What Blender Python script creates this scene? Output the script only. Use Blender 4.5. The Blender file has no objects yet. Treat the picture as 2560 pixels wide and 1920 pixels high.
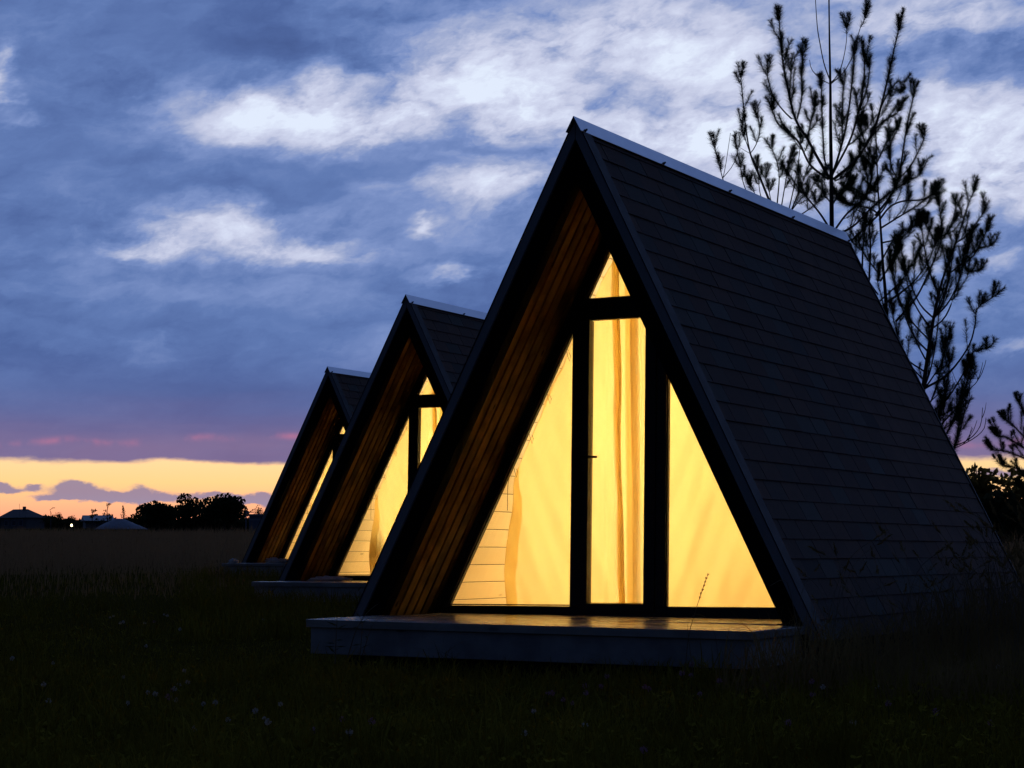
import bpy, math, random
import numpy as np
from mathutils import Vector, Matrix

random.seed(11)
rng = np.random.default_rng(5)
scn = bpy.context.scene
COL = scn.collection

# ------------------------------------------------------------------ camera
FPX = 5175.95
CAM = Vector((6.16346, -12.68599, 0.40416))
FWD = Vector((-0.46027806, 0.88386337, 0.08324455))
RGT = Vector((0.88677306, 0.46218625, -0.00417226))
UPV = Vector((0.04216219, -0.07189863, 0.99652041))
YAW = 0.4801
HEAD = Vector((-math.sin(YAW), math.cos(YAW), 0.0))      # level heading of the view
SIDE = Vector((math.cos(YAW), math.sin(YAW), 0.0))
cam_d = bpy.data.cameras.new('camera')
cam_d.sensor_width = 36.0
cam_d.lens = FPX / 2560 * 36.0
cam_d.clip_end = 12000
cam_d.clip_start = 0.1
cam = bpy.data.objects.new('camera', cam_d)
COL.objects.link(cam)
m = Matrix.Identity(4)
for i in range(3):
    m[i][0], m[i][1], m[i][2], m[i][3] = RGT[i], UPV[i], -FWD[i], CAM[i]
cam.matrix_world = m
scn.camera = cam

def ray(px, py, depth):
    """world point seen at photograph pixel (2560 wide) at the given depth along the view axis"""
    return CAM + depth * (FWD + RGT * ((px - 1280) / FPX) - UPV * ((py - 960) / FPX))

# ------------------------------------------------------------------ exposure
scn.view_settings.view_transform = 'Standard'
scn.view_settings.look = 'None'
scn.view_settings.exposure = 0.0
scn.view_settings.gamma = 1.0
scn.cycles.use_denoising = True
scn.cycles.max_bounces = 10
scn.cycles.diffuse_bounces = 5
scn.cycles.transmission_bounces = 8
scn.cycles.transparent_max_bounces = 16
scn.cycles.sample_clamp_indirect = 6.0
scn.cycles.blur_glossy = 0.5

def lin(r, g, b):
    f = lambda c: c / 255 / 12.92 if c / 255 <= 0.04045 else ((c / 255 + 0.055) / 1.055) ** 2.4
    return (f(r), f(g), f(b), 1.0)

# ------------------------------------------------------------------ world: dusk sky under a broken cloud deck
class NT:
    def __init__(s, tree):
        s.t = tree; s.n = tree.nodes; s.l = tree.links
    def node(s, typ, **kw):
        nd = s.n.new(typ)
        for k, v in kw.items(): setattr(nd, k, v)
        return nd
    def put(s, sock, v):
        if isinstance(v, bpy.types.NodeSocket): s.l.new(v, sock)
        elif v is not None: sock.default_value = v
    def m(s, op, a, b=None, c=None, clamp=False):
        nd = s.node('ShaderNodeMath', operation=op, use_clamp=clamp)
        for i, v in enumerate((a, b, c)): s.put(nd.inputs[i], v)
        return nd.outputs[0]
    def v(s, op, a, b=None, c=None):
        nd = s.node('ShaderNodeVectorMath', operation=op)
        for i, v in enumerate((a, b, c)):
            if v is not None: s.put(nd.inputs[i], v)
        return nd.outputs['Value'] if op in ('DOT_PRODUCT', 'LENGTH') else nd.outputs[0]
    def xyz(s, x, y, z):
        nd = s.node('ShaderNodeCombineXYZ')
        for i, v in enumerate((x, y, z)): s.put(nd.inputs[i], v)
        return nd.outputs[0]
    def noise(s, vec, scale, detail=6, rough=0.55, color=False, lac=2.0):
        nd = s.node('ShaderNodeTexNoise')
        s.put(nd.inputs['Vector'], vec); nd.inputs['Scale'].default_value = scale
        nd.inputs['Detail'].default_value = detail; nd.inputs['Roughness'].default_value = rough
        nd.inputs['Lacunarity'].default_value = lac
        return nd.outputs['Color' if color else 0]
    def n2(s, vec, scale, detail=4, rough=0.55):
        nd = s.node('ShaderNodeTexNoise', noise_dimensions='2D')
        s.put(nd.inputs['Vector'], vec); nd.inputs['Scale'].default_value = scale
        nd.inputs['Detail'].default_value = detail; nd.inputs['Roughness'].default_value = rough
        return nd.outputs[0]
    def ss(s, x, lo, hi):
        nd = s.node('ShaderNodeMapRange', interpolation_type='SMOOTHSTEP')
        s.put(nd.inputs[0], x); s.put(nd.inputs[1], lo); s.put(nd.inputs[2], hi)
        return nd.outputs[0]
    def mix(s, f, a, b):
        nd = s.node('ShaderNodeMix', data_type='RGBA')
        s.put(nd.inputs[0], f); s.put(nd.inputs[6], a); s.put(nd.inputs[7], b)
        return nd.outputs[2]
    def ramp(s, f, stops, interp='LINEAR'):
        nd = s.node('ShaderNodeValToRGB'); cr = nd.color_ramp; cr.interpolation = interp
        while len(cr.elements) > 1: cr.elements.remove(cr.elements[0])
        cr.elements[0].position = stops[0][0]; cr.elements[0].color = stops[0][1]
        for p, c in stops[1:]:
            e = cr.elements.new(p); e.color = c
        s.put(nd.inputs[0], f)
        return nd.outputs[0]

def build_world():
    w = bpy.data.worlds.new('World'); scn.world = w; w.use_nodes = True
    T = NT(w.node_tree); w.node_tree.nodes.clear()
    d = T.node('ShaderNodeTexCoord').outputs['Generated']
    dx = T.v('DOT_PRODUCT', d, tuple(SIDE)); dy = T.v('DOT_PRODUCT', d, tuple(HEAD))
    dz = T.node('ShaderNodeSeparateXYZ'); T.put(dz.inputs[0], d); dz = dz.outputs[2]
    az = T.m('ARCTAN2', dx, dy); el = T.m('ARCSINE', dz)
    U = T.m('MULTIPLY', az, 5.176); V = T.m('MULTIPLY', el, 5.176)     # 1 unit = 11 degrees
    uv = T.xyz(U, V, 0.0)
    # wind-torn displacement of the cloud shapes
    shear = T.v('MULTIPLY_ADD', uv, (1.0, 1.9, 1.0), T.xyz(T.m('MULTIPLY', V, -0.55), 0.0, 0.0))
    wa = T.m('SUBTRACT', T.n2(shear, 2.4, 5, .6), .5); wb = T.m('SUBTRACT', T.n2(T.v('ADD', shear, (7.3, 3.1, 0)), 3.4, 5, .6), .5)
    wv = T.v('ADD', uv, T.xyz(T.m('MULTIPLY', wa, .34), T.m('MULTIPLY', wb, .15), 0.0))
    n = T.n2(T.v('ADD', shear, T.xyz(T.m('MULTIPLY', wa, .35), T.m('MULTIPLY', wb, .35), 0.0)), 3.6, 7, 0.62)
    n2 = T.n2(T.v('MULTIPLY_ADD', uv, (0.75, 3.6, 0.0), T.xyz(T.m('MULTIPLY', wa, .3), T.m('MULTIPLY', wb, .5), 0.0)), 1.5, 4, 0.5)
    D = 1.1573
    def P(x, y): return ((x * D - 1280) / 1000, (1393 - y * D) / 1000)
    blobs = [  # display x, y, rx, ry, amount
        (1200, 180, 420, 180, .20), (2080, 320, 320, 240, .24), (760, 250, 420, 90, .16), (1560, 320, 260, 150, .24), (1750, 140, 420, 160, .20), (500, 520, 280, 60, .14), (2100, 60, 200, 70, .15), (1060, 420, 160, 60, .16),
        (560, 262, 150, 36, .50), (760, 262, 150, 42, .62), (695, 180, 60, 22, .32), (640, 312, 110, 14, .22), (950, 200, 130, 60, .34),
        (930, 90, 240, 50, .08), (1120, 165, 140, 80, .32), (1190, 250, 110, 50, .36), (1270, 75, 200, 60, .22), (1430, 110, 150, 60, .26),
        (5, 195, 30, 48, .75), (45, 282, 26, 10, .3), (320, 545, 75, 24, .60), (480, 500, 130, 28, .52), (600, 548, 120, 20, .42), (700, 530, 60, 20, .30),
        (890, 487, 24, 13, .5), (960, 410, 100, 20, .46), (1060, 410, 70, 40, .42), (985, 593, 60, 14, .35),
        (1460, 330, 130, 45, .46), (1600, 310, 130, 60, .36), (1580, 150, 120, 50, .25), (1740, 310, 120, 80, .25), (2000, 340, 140, 60, .40),
        (2140, 320, 120, 70, .42), (2190, 410, 110, 60, .42), (2060, 80, 100, 50, .30), (2020, 470, 140, 55, .38), (2150, 588, 60, 14, .45),
        (1960, 560, 90, 40, .3), (2180, 765, 90, 9, .35), (1700, 420, 100, 40, .32),
        (1000, 318, 170, 18, -.34), (840, 372, 200, 22, -.26), (700, 415, 260, 18, -.14), (400, 60, 240, 60, -.10), (560, 120, 200, 30, -.12), (160, 330, 190, 60, -.10),
        (1340, 190, 90, 16, -.16), (1560, 250, 160, 24, -.22), (1900, 190, 170, 50, -.14), (2150, 160, 90, 36, -.12), (2130, 515, 90, 18, -.2), (500, 690, 420, 26, -.10),
        (400, 850, 420, 40, -.08), (180, 765, 190, 14, .08)]
    acc = None
    for (x, y, rx, ry, a) in blobs:
        u0, v0 = P(x, y); sx, sy = 1000 / (rx * D * 1.25), 1000 / (ry * D * 1.25)
        q = T.v('MULTIPLY_ADD', wv, (sx, sy, 0), (-u0 * sx, -v0 * sy, 0))
        e = T.m('POWER', 0.3679, T.v('DOT_PRODUCT', q, q))
        acc = T.m('MULTIPLY', e, a) if acc is None else T.m('MULTIPLY_ADD', e, a, acc)
    fine = T.n2(T.v('ADD', shear, T.xyz(0.0, T.m('MULTIPLY', wa, .3), 0.0)), 10.0, 4, 0.55)
    gain = T.m('ADD', T.m('MULTIPLY_ADD', n, 1.6, -0.42), T.m('MULTIPLY', fine, 0.95))
    t = T.m('MULTIPLY', acc, gain)
    t = T.m('ADD', t, T.m('MULTIPLY_ADD', T.m('SUBTRACT', n, 0.5), 0.40, 0.35))
    t = T.m('ADD', t, T.m('MULTIPLY', T.m('SUBTRACT', n2, 0.5), 0.58))
    t = T.m('ADD', t, T.m('MULTIPLY', T.m('SUBTRACT', fine, 0.5), 0.16))
    cloud = T.ramp(T.m('MULTIPLY', t, .72), [(0.0, lin(64, 84, 136)), (0.15, lin(80, 104, 160)), (0.26, lin(97, 123, 179)), (0.38, lin(124, 146, 198)),
                       (0.52, lin(162, 174, 210)), (0.68, lin(196, 202, 228)), (0.84, lin(212, 219, 242)), (1.0, lin(226, 236, 254))])
    # lilac underside towards the horizon
    pn = T.n2(T.v('MULTIPLY', uv, (0.8, 7, 1)), 2.2, 3, .5)
    lil = T.ramp(T.m('ADD', T.m('MULTIPLY', T.m('SUBTRACT', pn, .5), .30), T.ss(V, 0.22, 0.60)),
                 [(0.0, lin(134, 110, 146)), (0.22, lin(106, 98, 144)), (0.5, lin(88, 100, 153)), (1.0, lin(86, 108, 166))])
    cloud = T.mix(T.m('MULTIPLY', T.ss(V, 0.62, 0.28), .85), cloud, lil)
    # thin pink streaks just above the edge of the deck
    sv = T.m('ADD', V, T.m('MULTIPLY', T.m('SUBTRACT', T.n2(T.xyz(U, 2.0, 0.0), 2.2, 2), .5), 0.09))
    line = T.m('POWER', 0.3679, T.m('POWER', T.m('MULTIPLY', T.m('SUBTRACT', sv, 0.285), 120), 2.0))
    line = T.m('MULTIPLY', line, T.ss(T.n2(T.v('ADD', uv, (5.0, 1.0, 0)), 5.5, 4), 0.44, 0.72))
    cloud = T.mix(T.m('MULTIPLY', line, .6), cloud, lin(200, 122, 152))
    # open band of afterglow under the deck
    clear = T.ramp(T.m('DIVIDE', V, 0.3, clamp=True), [(0.0, lin(255, 120, 96)), (0.30, lin(255, 166, 134)), (0.46, lin(255, 192, 144)),
                    (0.62, lin(255, 214, 146)), (0.85, lin(255, 222, 168)), (1.0, lin(255, 222, 172))])
    nish = T.node('ShaderNodeTexSky', sky_type='NISHITA', sun_disc=False)
    nish.sun_elevation = math.radians(1.0); nish.sun_rotation = -YAW - math.radians(4); nish.air_density = 1.4; nish.dust_density = 2.0
    clear = T.v('ADD', T.v('MULTIPLY', nish.outputs[0], (0.02, 0.02, 0.02)), T.v('MULTIPLY', clear, (0.97, 0.97, 0.97)))
    # small cumulus in the band
    cb = [(15, 1055, 36, 7), (88, 1055, 18, 5), (160, 1053, 30, 11), (200, 1058, 36, 9), (205, 1072, 80, 6), (130, 1075, 30, 4), (308, 1068, 24, 14), (275, 1076, 40, 6),
          (350, 1076, 50, 8), (480, 1072, 60, 5), (540, 1080, 40, 5), (575, 1085, 14, 12), (30, 1060, 20, 4), (2140, 1030, 60, 6), (700, 1070, 90, 6), (-120, 1062, 80, 9), (2400, 1050, 90, 9)]
    ww = T.v('ADD', uv, T.xyz(T.m('MULTIPLY', T.m('SUBTRACT', T.n2(T.v('MULTIPLY', uv, (1, 2, 1)), 17, 4), .5), .05), T.m('MULTIPLY', T.m('SUBTRACT', T.n2(T.v('MULTIPLY_ADD', uv, (1, 2, 1), (3, 5, 0)), 17, 4), .5), .03), 0.0))
    ac2 = None
    for (x, y, rx, ry) in cb:
        u0, v0 = P(x, y); sx, sy = 1000 / (rx * D * 1.2), 1000 / (ry * D * 1.5)
        q = T.v('MULTIPLY_ADD', ww, (sx, sy, 0), (-u0 * sx, -v0 * sy, 0))
        e = T.m('POWER', 0.3679, T.v('DOT_PRODUCT', q, q))
        ac2 = e if ac2 is None else T.m('ADD', ac2, e)
    cm = T.ss(ac2, 0.22, 0.85)
    cumc = T.ramp(T.ss(V, 0.10, 0.17), [(0, lin(166, 140, 160)), (.5, lin(148, 138, 168)), (1, lin(150, 132, 160))])
    clear = T.mix(T.m('MULTIPLY', cm, .93), clear, cumc)
    edge = T.m('ADD', 0.236, T.m('MULTIPLY', T.m('SUBTRACT', T.n2(T.v('MULTIPLY_ADD', uv, (1, 3, 0), (9, 0, 0)), 3.0, 6, .58), 0.5), 0.058))
    mask = T.ss(V, T.m('SUBTRACT', edge, .006), T.m('ADD', edge, .012))
    gl = T.v('DOT_PRODUCT', d, tuple((HEAD * math.cos(.1) + Vector((0, 0, math.sin(.1)))).normalized()))
    clear = T.mix(T.ss(gl, 0.90, 0.35), clear, lin(84, 110, 172))      # the afterglow ends away from the sunset
    cloud = T.mix(T.ss(gl, 0.85, 0.10), cloud, lin(76, 106, 174))
    sky = T.mix(mask, clear, cloud)
    # the light is in the west: overhead and behind the camera the dusk is already deep
    fall = T.m('MULTIPLY_ADD', T.ss(gl, -0.20, 0.97), 0.87, 0.13)
    sky = T.mix(T.ss(V, -0.10, -0.02), lin(16, 15, 18), sky)
    sky = T.v('MULTIPLY', sky, T.xyz(fall, fall, fall))
    bg = T.node('ShaderNodeBackground'); T.put(bg.inputs[0], sky); bg.inputs[1].default_value = 1.0
    T.put(T.node('ShaderNodeOutputWorld').inputs[0], bg.outputs[0])
    w.cycles.max_bounces = 4; w.cycles.sampling_method = 'NONE'
build_world()

# the sun is just below the horizon: only a trace of warm light comes from its side
sun_d = bpy.data.lights.new('sun', 'SUN'); sun_d.energy = 0.02; sun_d.angle = math.radians(12); sun_d.color = (1.0, .62, .42)
sun = bpy.data.objects.new('sun', sun_d); COL.objects.link(sun)
sun.rotation_euler = (-HEAD * math.cos(.02) - Vector((0, 0, math.sin(.02)))).to_track_quat('-Z', 'Y').to_euler()

# ------------------------------------------------------------------ helpers
class MB:
    def __init__(s): s.v = []; s.f = []
    def add(s, vs, fs):
        o = len(s.v); s.v += [tuple(p) for p in vs]; s.f += [tuple(i + o for i in f) for f in fs]; return s
    def box(s, x0, x1, y0, y1, z0, z1):
        return s.add([(x0, y0, z0), (x1, y0, z0), (x1, y1, z0), (x0, y1, z0), (x0, y0, z1), (x1, y0, z1), (x1, y1, z1), (x0, y1, z1)],
                     [(0, 3, 2, 1), (4, 5, 6, 7), (0, 1, 5, 4), (1, 2, 6, 5), (2, 3, 7, 6), (3, 0, 4, 7)])
    def prism(s, poly, y0, y1):
        """polygon in x,z (counter-clockwise seen from -y) pushed from y0 to y1"""
        n = len(poly)
        vs = [(x, y0, z) for x, z in poly] + [(x, y1, z) for x, z in poly]
        fs = [tuple(range(n)), tuple(range(2 * n - 1, n - 1, -1))]
        fs += [(j, i, i + n, j + n) for i, j in ((i, (i + 1) % n) for i in range(n))]
        return s.add(vs, fs)
    def tube(s, pts, rad, k=6, cap=True):
        pts = [Vector(p) for p in pts]; n = len(pts)
        if not hasattr(rad, '__len__'): rad = [rad] * n
        o = len(s.v); ref = Vector((0.31, 0.17, 0.93))
        for i, p in enumerate(pts):
            t = (pts[min(i + 1, n - 1)] - pts[max(i - 1, 0)])
            if t.length < 1e-9: t = Vector((0, 0, 1))
            t.normalize()
            a = t.cross(ref)
            if a.length < .05: a = t.cross(Vector((1, 0, 0)))
            a.normalize(); b = t.cross(a)
            for j in range(k):
                th = 2 * math.pi * j / k
                s.v.append(tuple(p + (a * math.cos(th) + b * math.sin(th)) * rad[i]))
        for i in range(n - 1):
            for j in range(k):
                j2 = (j + 1) % k
                s.f.append((o + i * k + j, o + i * k + j2, o + (i + 1) * k + j2, o + (i + 1) * k + j))
        if cap:
            s.f.append(tuple(o + j for j in range(k))[::-1]); s.f.append(tuple(o + (n - 1) * k + j for j in range(k)))
        return s
    def mesh(s, name, fn=None):
        me = bpy.data.meshes.new(name)
        me.from_pydata([fn(p) for p in s.v] if fn else s.v, [], s.f); me.update()
        return me

def obj(name, me, mat=None, parent=None, smooth=False, loc=None):
    if isinstance(me, MB): me = me.mesh(name)
    if mat is not None and len(me.materials) == 0: me.materials.append(mat)
    if smooth: me.polygons.foreach_set('use_smooth', [True] * len(me.polygons))
    o = bpy.data.objects.new(name, me); COL.objects.link(o)
    if parent is not None: o.parent = parent
    if loc is not None: o.location = loc
    return o
def empty(name, loc=(0, 0, 0), rz=0, parent=None):
    o = bpy.data.objects.new(name, None); COL.objects.link(o); o.location = loc; o.rotation_euler = (0, 0, rz)
    o.empty_display_size = .2
    if parent is not None: o.parent = parent
    return o
def tag(o, label, cat, group=None, kind=None):
    if label: o['label'] = label
    if cat: o['category'] = cat
    if group: o['group'] = group
    if kind: o['kind'] = kind
    return o
def bevel(o, w=.004, seg=2):
    b = o.modifiers.new('bevel', 'BEVEL'); b.width = w; b.segments = seg; b.limit_method = 'ANGLE'; return o
def np_mesh(name, V, F):
    """V (n,3), F (m,3) triangles, fast"""
    me = bpy.data.meshes.new(name)
    V = np.asarray(V, np.float32); F = np.asarray(F, np.int32)
    k = F.shape[1]
    me.vertices.add(len(V)); me.vertices.foreach_set('co', V.ravel())
    me.loops.add(F.size); me.loops.foreach_set('vertex_index', F.ravel())
    me.polygons.add(len(F)); me.polygons.foreach_set('loop_start', np.arange(0, F.size, k, dtype=np.int32))
    me.update(calc_edges=True); me.validate()
    return me

# ------------------------------------------------------------------ materials
def base_mat(name):
    mt = bpy.data.materials.new(name); mt.use_nodes = True
    T = NT(mt.node_tree); b = T.n['Principled BSDF']
    return mt, T, b
def plain(name, col, rough=.6, metal=0.0, var=.25, scale=6.0, spec=.5, bump=0.0, bscale=40, stretch=(1, 1, 1), rnd=0.0):
    mt, T, b = base_mat(name)
    co = T.node('ShaderNodeTexCoord').outputs['Object']
    nv = T.noise(T.v('MULTIPLY', co, stretch), scale, 5, .6)
    f = T.m('MULTIPLY_ADD', T.m('SUBTRACT', nv, .5), 2 * var, 1.0)
    if rnd:
        r = T.node('ShaderNodeObjectInfo').outputs['Random']
        f = T.m('MULTIPLY', f, T.m('MULTIPLY_ADD', T.m('SUBTRACT', r, .5), 2 * rnd, 1.0))
    T.put(b.inputs['Base Color'], T.v('MULTIPLY', (col[0], col[1], col[2]), T.xyz(f, f, f)))
    T.put(b.inputs['Roughness'], T.m('MULTIPLY_ADD', T.m('SUBTRACT', nv, .5), .3, rough))
    b.inputs['Metallic'].default_value = metal
    b.inputs['Specular IOR Level'].default_value = spec
    if bump:
        bp = T.node('ShaderNodeBump'); bp.inputs['Strength'].default_value = bump; bp.inputs['Distance'].default_value = .01
        T.put(bp.inputs['Height'], T.noise(T.v('MULTIPLY', co, stretch), bscale, 4, .6)); T.put(b.inputs['Normal'], bp.outputs[0])
    return mt
def wood(name, c0, c1, axis, rough=.5, knots=.8, ring=1.0, spec=.4, rnd=.15, blotch=0.0):
    """grain running along axis 'x', 'y' or 's' (up the slope)"""
    mt, T, b = base_mat(name)
    co = T.node('ShaderNodeTexCoord').outputs['Object']
    r = T.node('ShaderNodeObjectInfo').outputs['Random']
    co = T.v('ADD', co, T.xyz(T.m('MULTIPLY', r, 13.0), T.m('MULTIPLY', r, 7.0), T.m('MULTIPLY', r, 29.0)))
    st = {'x': (.08, 1, 1), 'y': (1, .08, 1), 's': (.18, 1, .09)}[axis]
    g = T.noise(T.v('MULTIPLY', co, st), 34 * ring, 5, .65)
    g2 = T.noise(T.v('MULTIPLY', co, st), 5, 3, .5)
    kn = T.node('ShaderNodeTexVoronoi'); kn.inputs['Scale'].default_value = 4.2
    ks = {'x': (.5, 1.6, 1.6), 'y': (1.6, .5, 1.6), 's': (1., 1.5, .7)}[axis]
    T.put(kn.inputs['Vector'], T.v('MULTIPLY', co, ks))
    k = T.m('MULTIPLY', T.ss(kn.outputs['Distance'], .13, .05), knots)
    f = T.m('ADD', T.m('MULTIPLY_ADD', g, .7, -.05), T.m('MULTIPLY', g2, .45), clamp=True)
    c = T.mix(f, c0, c1)
    c = T.mix(k, c, tuple(v * .35 for v in c0[:3]) + (1,))
    s = T.m('MULTIPLY_ADD', T.m('SUBTRACT', r, .5), 2 * rnd, 1.0)
    if blotch: s = T.m('MULTIPLY', s, T.m('MULTIPLY_ADD', T.ss(T.noise(co, 2.6, 4, .6), .36, .64), 2 * blotch, 1 - blotch))
    T.put(b.inputs['Base Color'], T.v('MULTIPLY', c, T.xyz(s, s, s)))
    T.put(b.inputs['Roughness'], T.m('MULTIPLY_ADD', g, .22, rough - .1))
    b.inputs['Specular IOR Level'].default_value = spec
    bp = T.node('ShaderNodeBump'); bp.inputs['Strength'].default_value = .25; bp.inputs['Distance'].default_value = .004
    T.put(bp.inputs['Height'], g); T.put(b.inputs['Normal'], bp.outputs[0])
    return mt

M = {}
def shingle_mat():
    mt, T, b = base_mat('bitumen shingle')
    co = T.node('ShaderNodeTexCoord').outputs['Object']
    r = T.node('ShaderNodeObjectInfo').outputs['Random']
    gr = T.noise(co, 240, 3, .7); bl = T.noise(co, 3, 4, .6)
    hue = T.ramp(r, [(0, (.076, .044, .030, 1)), (.3, (.128, .070, .042, 1)), (.5, (.104, .054, .032, 1)), (.72, (.086, .060, .042, 1)), (.88, (.100, .096, .074, 1)), (1, (.052, .034, .025, 1))])
    f = T.m('ADD', T.m('MULTIPLY_ADD', gr, .9, .1), T.m('MULTIPLY', bl, .9))
    T.put(b.inputs['Base Color'], T.v('MULTIPLY', hue, T.xyz(f, f, f)))
    b.inputs['Roughness'].default_value = .85; b.inputs['Specular IOR Level'].default_value = .3
    bp = T.node('ShaderNodeBump'); bp.inputs['Strength'].default_value = .4; bp.inputs['Distance'].default_value = .003
    T.put(bp.inputs['Height'], gr); T.put(b.inputs['Normal'], bp.outputs[0])
    return mt
M['shingle'] = shingle_mat()
M['fascia'] = plain('dark painted fascia', (.24, .22, .21), .5, var=.3, scale=9, spec=.6, bump=.15, stretch=(1, 1, .2))
M['drip'] = plain('dark drip edge', (.024, .023, .024), .6, var=.3, scale=9, spec=.2)
M['inner'] = plain('black stained beam', (.0045, .0042, .0042), .9, var=.4, scale=12, spec=.03, bump=.2)
M['cap'] = plain('galvanised ridge sheet', (.62, .64, .68), .34, metal=1.0, var=.08, scale=3, bump=.03, bscale=6)
M['screw'] = plain('dark screw', (.02, .02, .02), .5)
M['soffit'] = wood('varnished soffit pine', (.075, .034, .0055, 1), (.24, .115, .018, 1), 's', .8, .9, .8, spec=.03, rnd=.35, blotch=.45)
M['panel'] = plain('roof board backing', (.02, .017, .014), .8)
M['frame'] = plain('dark brown window frame', (.020, .013, .009), .45, var=.25, scale=10, spec=.35)
M['gasket'] = plain('glazing spacer', (.35, .22, .12), .45, metal=.4)
M['pine'] = wood('raw interior pine', (.80, .64, .40, 1), (.90, .78, .55, 1), 'y', .5, .55, .7, rnd=.05)
M['pinewall'] = wood('raw interior pine board', (.60, .40, .19, 1), (.78, .58, .33, 1), 'x', .55, .5, .7, rnd=.05)
M['deck'] = wood('weathered deck board', (.26, .23, .19, 1), (.42, .38, .33, 1), 'x', .22, .5, 1.1, spec=.6, rnd=.16, blotch=.2)
M['skirt'] = wood('weathered skirt board', (.28, .26, .24, 1), (.40, .37, .34, 1), 'x', .6, .6, .9, rnd=.1, blotch=.22)
M['black'] = plain('tarred foundation', (.010, .010, .010), .9)
M['handle'] = plain('bronze lever', (.06, .04, .03), .35, metal=.8)

def glass_mat():
    mt, T, b = base_mat('window glass'); T.n.remove(b)
    fr = T.node('ShaderNodeFresnel'); fr.inputs[0].default_value = 1.45
    tr = T.node('ShaderNodeBsdfTransparent'); tr.inputs[0].default_value = (.97, .98, .97, 1)
    gl = T.node('ShaderNodeBsdfGlossy'); gl.inputs['Roughness'].default_value = .02
    mx = T.node('ShaderNodeMixShader'); T.put(mx.inputs[0], fr.outputs[0]); T.put(mx.inputs[1], tr.outputs[0]); T.put(mx.inputs[2], gl.outputs[0])
    T.put(T.n['Material Output'].inputs[0], mx.outputs[0])
    return mt
M['glass'] = glass_mat()
def cloth_mat(name, col, tcol, ft=.55):
    mt, T, b = base_mat(name); T.n.remove(b)
    co = T.node('ShaderNodeTexCoord').outputs['Object']
    nv = T.noise(T.v('MULTIPLY', co, (1, 1, .5)), 3.0, 3, .5); f = T.m('MULTIPLY_ADD', nv, .24, .88)
    we = T.noise(T.v('MULTIPLY', co, (.1, .1, 1)), 420, 1, .5); f = T.m('MULTIPLY', f, T.m('MULTIPLY_ADD', we, .12, .94))
    df = T.node('ShaderNodeBsdfDiffuse'); T.put(df.inputs[0], T.v('MULTIPLY', col, T.xyz(f, f, f)))
    tl = T.node('ShaderNodeBsdfTranslucent'); T.put(tl.inputs[0], T.v('MULTIPLY', tcol, T.xyz(f, f, f)))
    mx = T.node('ShaderNodeMixShader'); mx.inputs[0].default_value = ft
    T.put(mx.inputs[1], df.outputs[0]); T.put(mx.inputs[2], tl.outputs[0]); T.put(T.n['Material Output'].inputs[0], mx.outputs[0])
    return mt
M['curtain'] = cloth_mat('cream curtain cloth', (.80, .70, .50), (.96, .81, .46), .78)
M['bag'] = cloth_mat('pale crumpled cloth', (.72, .68, .62), (.8, .7, .55), .25)

def leaf_mat(name, c0, c1, trans=.35, rough=.6, rnd=0.2):
    mt, T, b = base_mat(name)
    co = T.node('ShaderNodeTexCoord').outputs['Object']
    f = T.noise(co, 1.7, 4, .6)
    c = T.mix(T.m('MULTIPLY_ADD', f, 1.6, -.3, clamp=True), c0, c1)
    T.put(b.inputs['Base Color'], c); b.inputs['Roughness'].default_value = .95; b.inputs['Specular IOR Level'].default_value = 0.0
    tl = T.node('ShaderNodeBsdfTranslucent'); T.put(tl.inputs[0], c)
    mx = T.node('ShaderNodeMixShader'); mx.inputs[0].default_value = trans
    T.put(mx.inputs[1], b.outputs[0]); T.put(mx.inputs[2], tl.outputs[0]); T.put(T.n['Material Output'].inputs[0], mx.outputs[0])
    return mt
M['lawn'] = leaf_mat('lawn blades', (.070, .058, .007, 1), (.370, .275, .030, 1), .12)
M['tallgrass'] = leaf_mat('dry tall grass', (.16, .105, .035, 1), (.34, .22, .085, 1), .3)
M['meadow'] = leaf_mat('dry meadow grass', (.30, .17, .075, 1), (.44, .26, .12, 1), .3)
M['needle'] = leaf_mat('pine needles', (.022, .040, .018, 1), (.040, .060, .026, 1), .15)
M['bark'] = plain('pine bark', (.060, .045, .036), .85, var=.5, scale=14, bump=.6, bscale=30)
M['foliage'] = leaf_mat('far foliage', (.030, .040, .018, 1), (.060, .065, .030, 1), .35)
M['foliage_glow_tint'] = leaf_mat('glow-tinted foliage', (.18, .12, .03, 1), (.34, .20, .05, 1), .65)  # afterglow shining through the leaves is put into their colour
M['white_petal'] = leaf_mat('white clover petals', (.42, .37, .31, 1), (.56, .50, .43, 1), .3)
M['pink_petal'] = leaf_mat('red clover petals', (.32, .16, .20, 1), (.45, .24, .29, 1), .3)
M['yellow_petal'] = leaf_mat('yellow petals', (.30, .19, .01, 1), (.4, .28, .02, 1), .3)
M['stem'] = leaf_mat('flower stems', (.04, .055, .02, 1), (.07, .08, .03, 1), .2)
M['straw'] = plain('dry stalk', (.20, .15, .09), .8, spec=.05)

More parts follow.
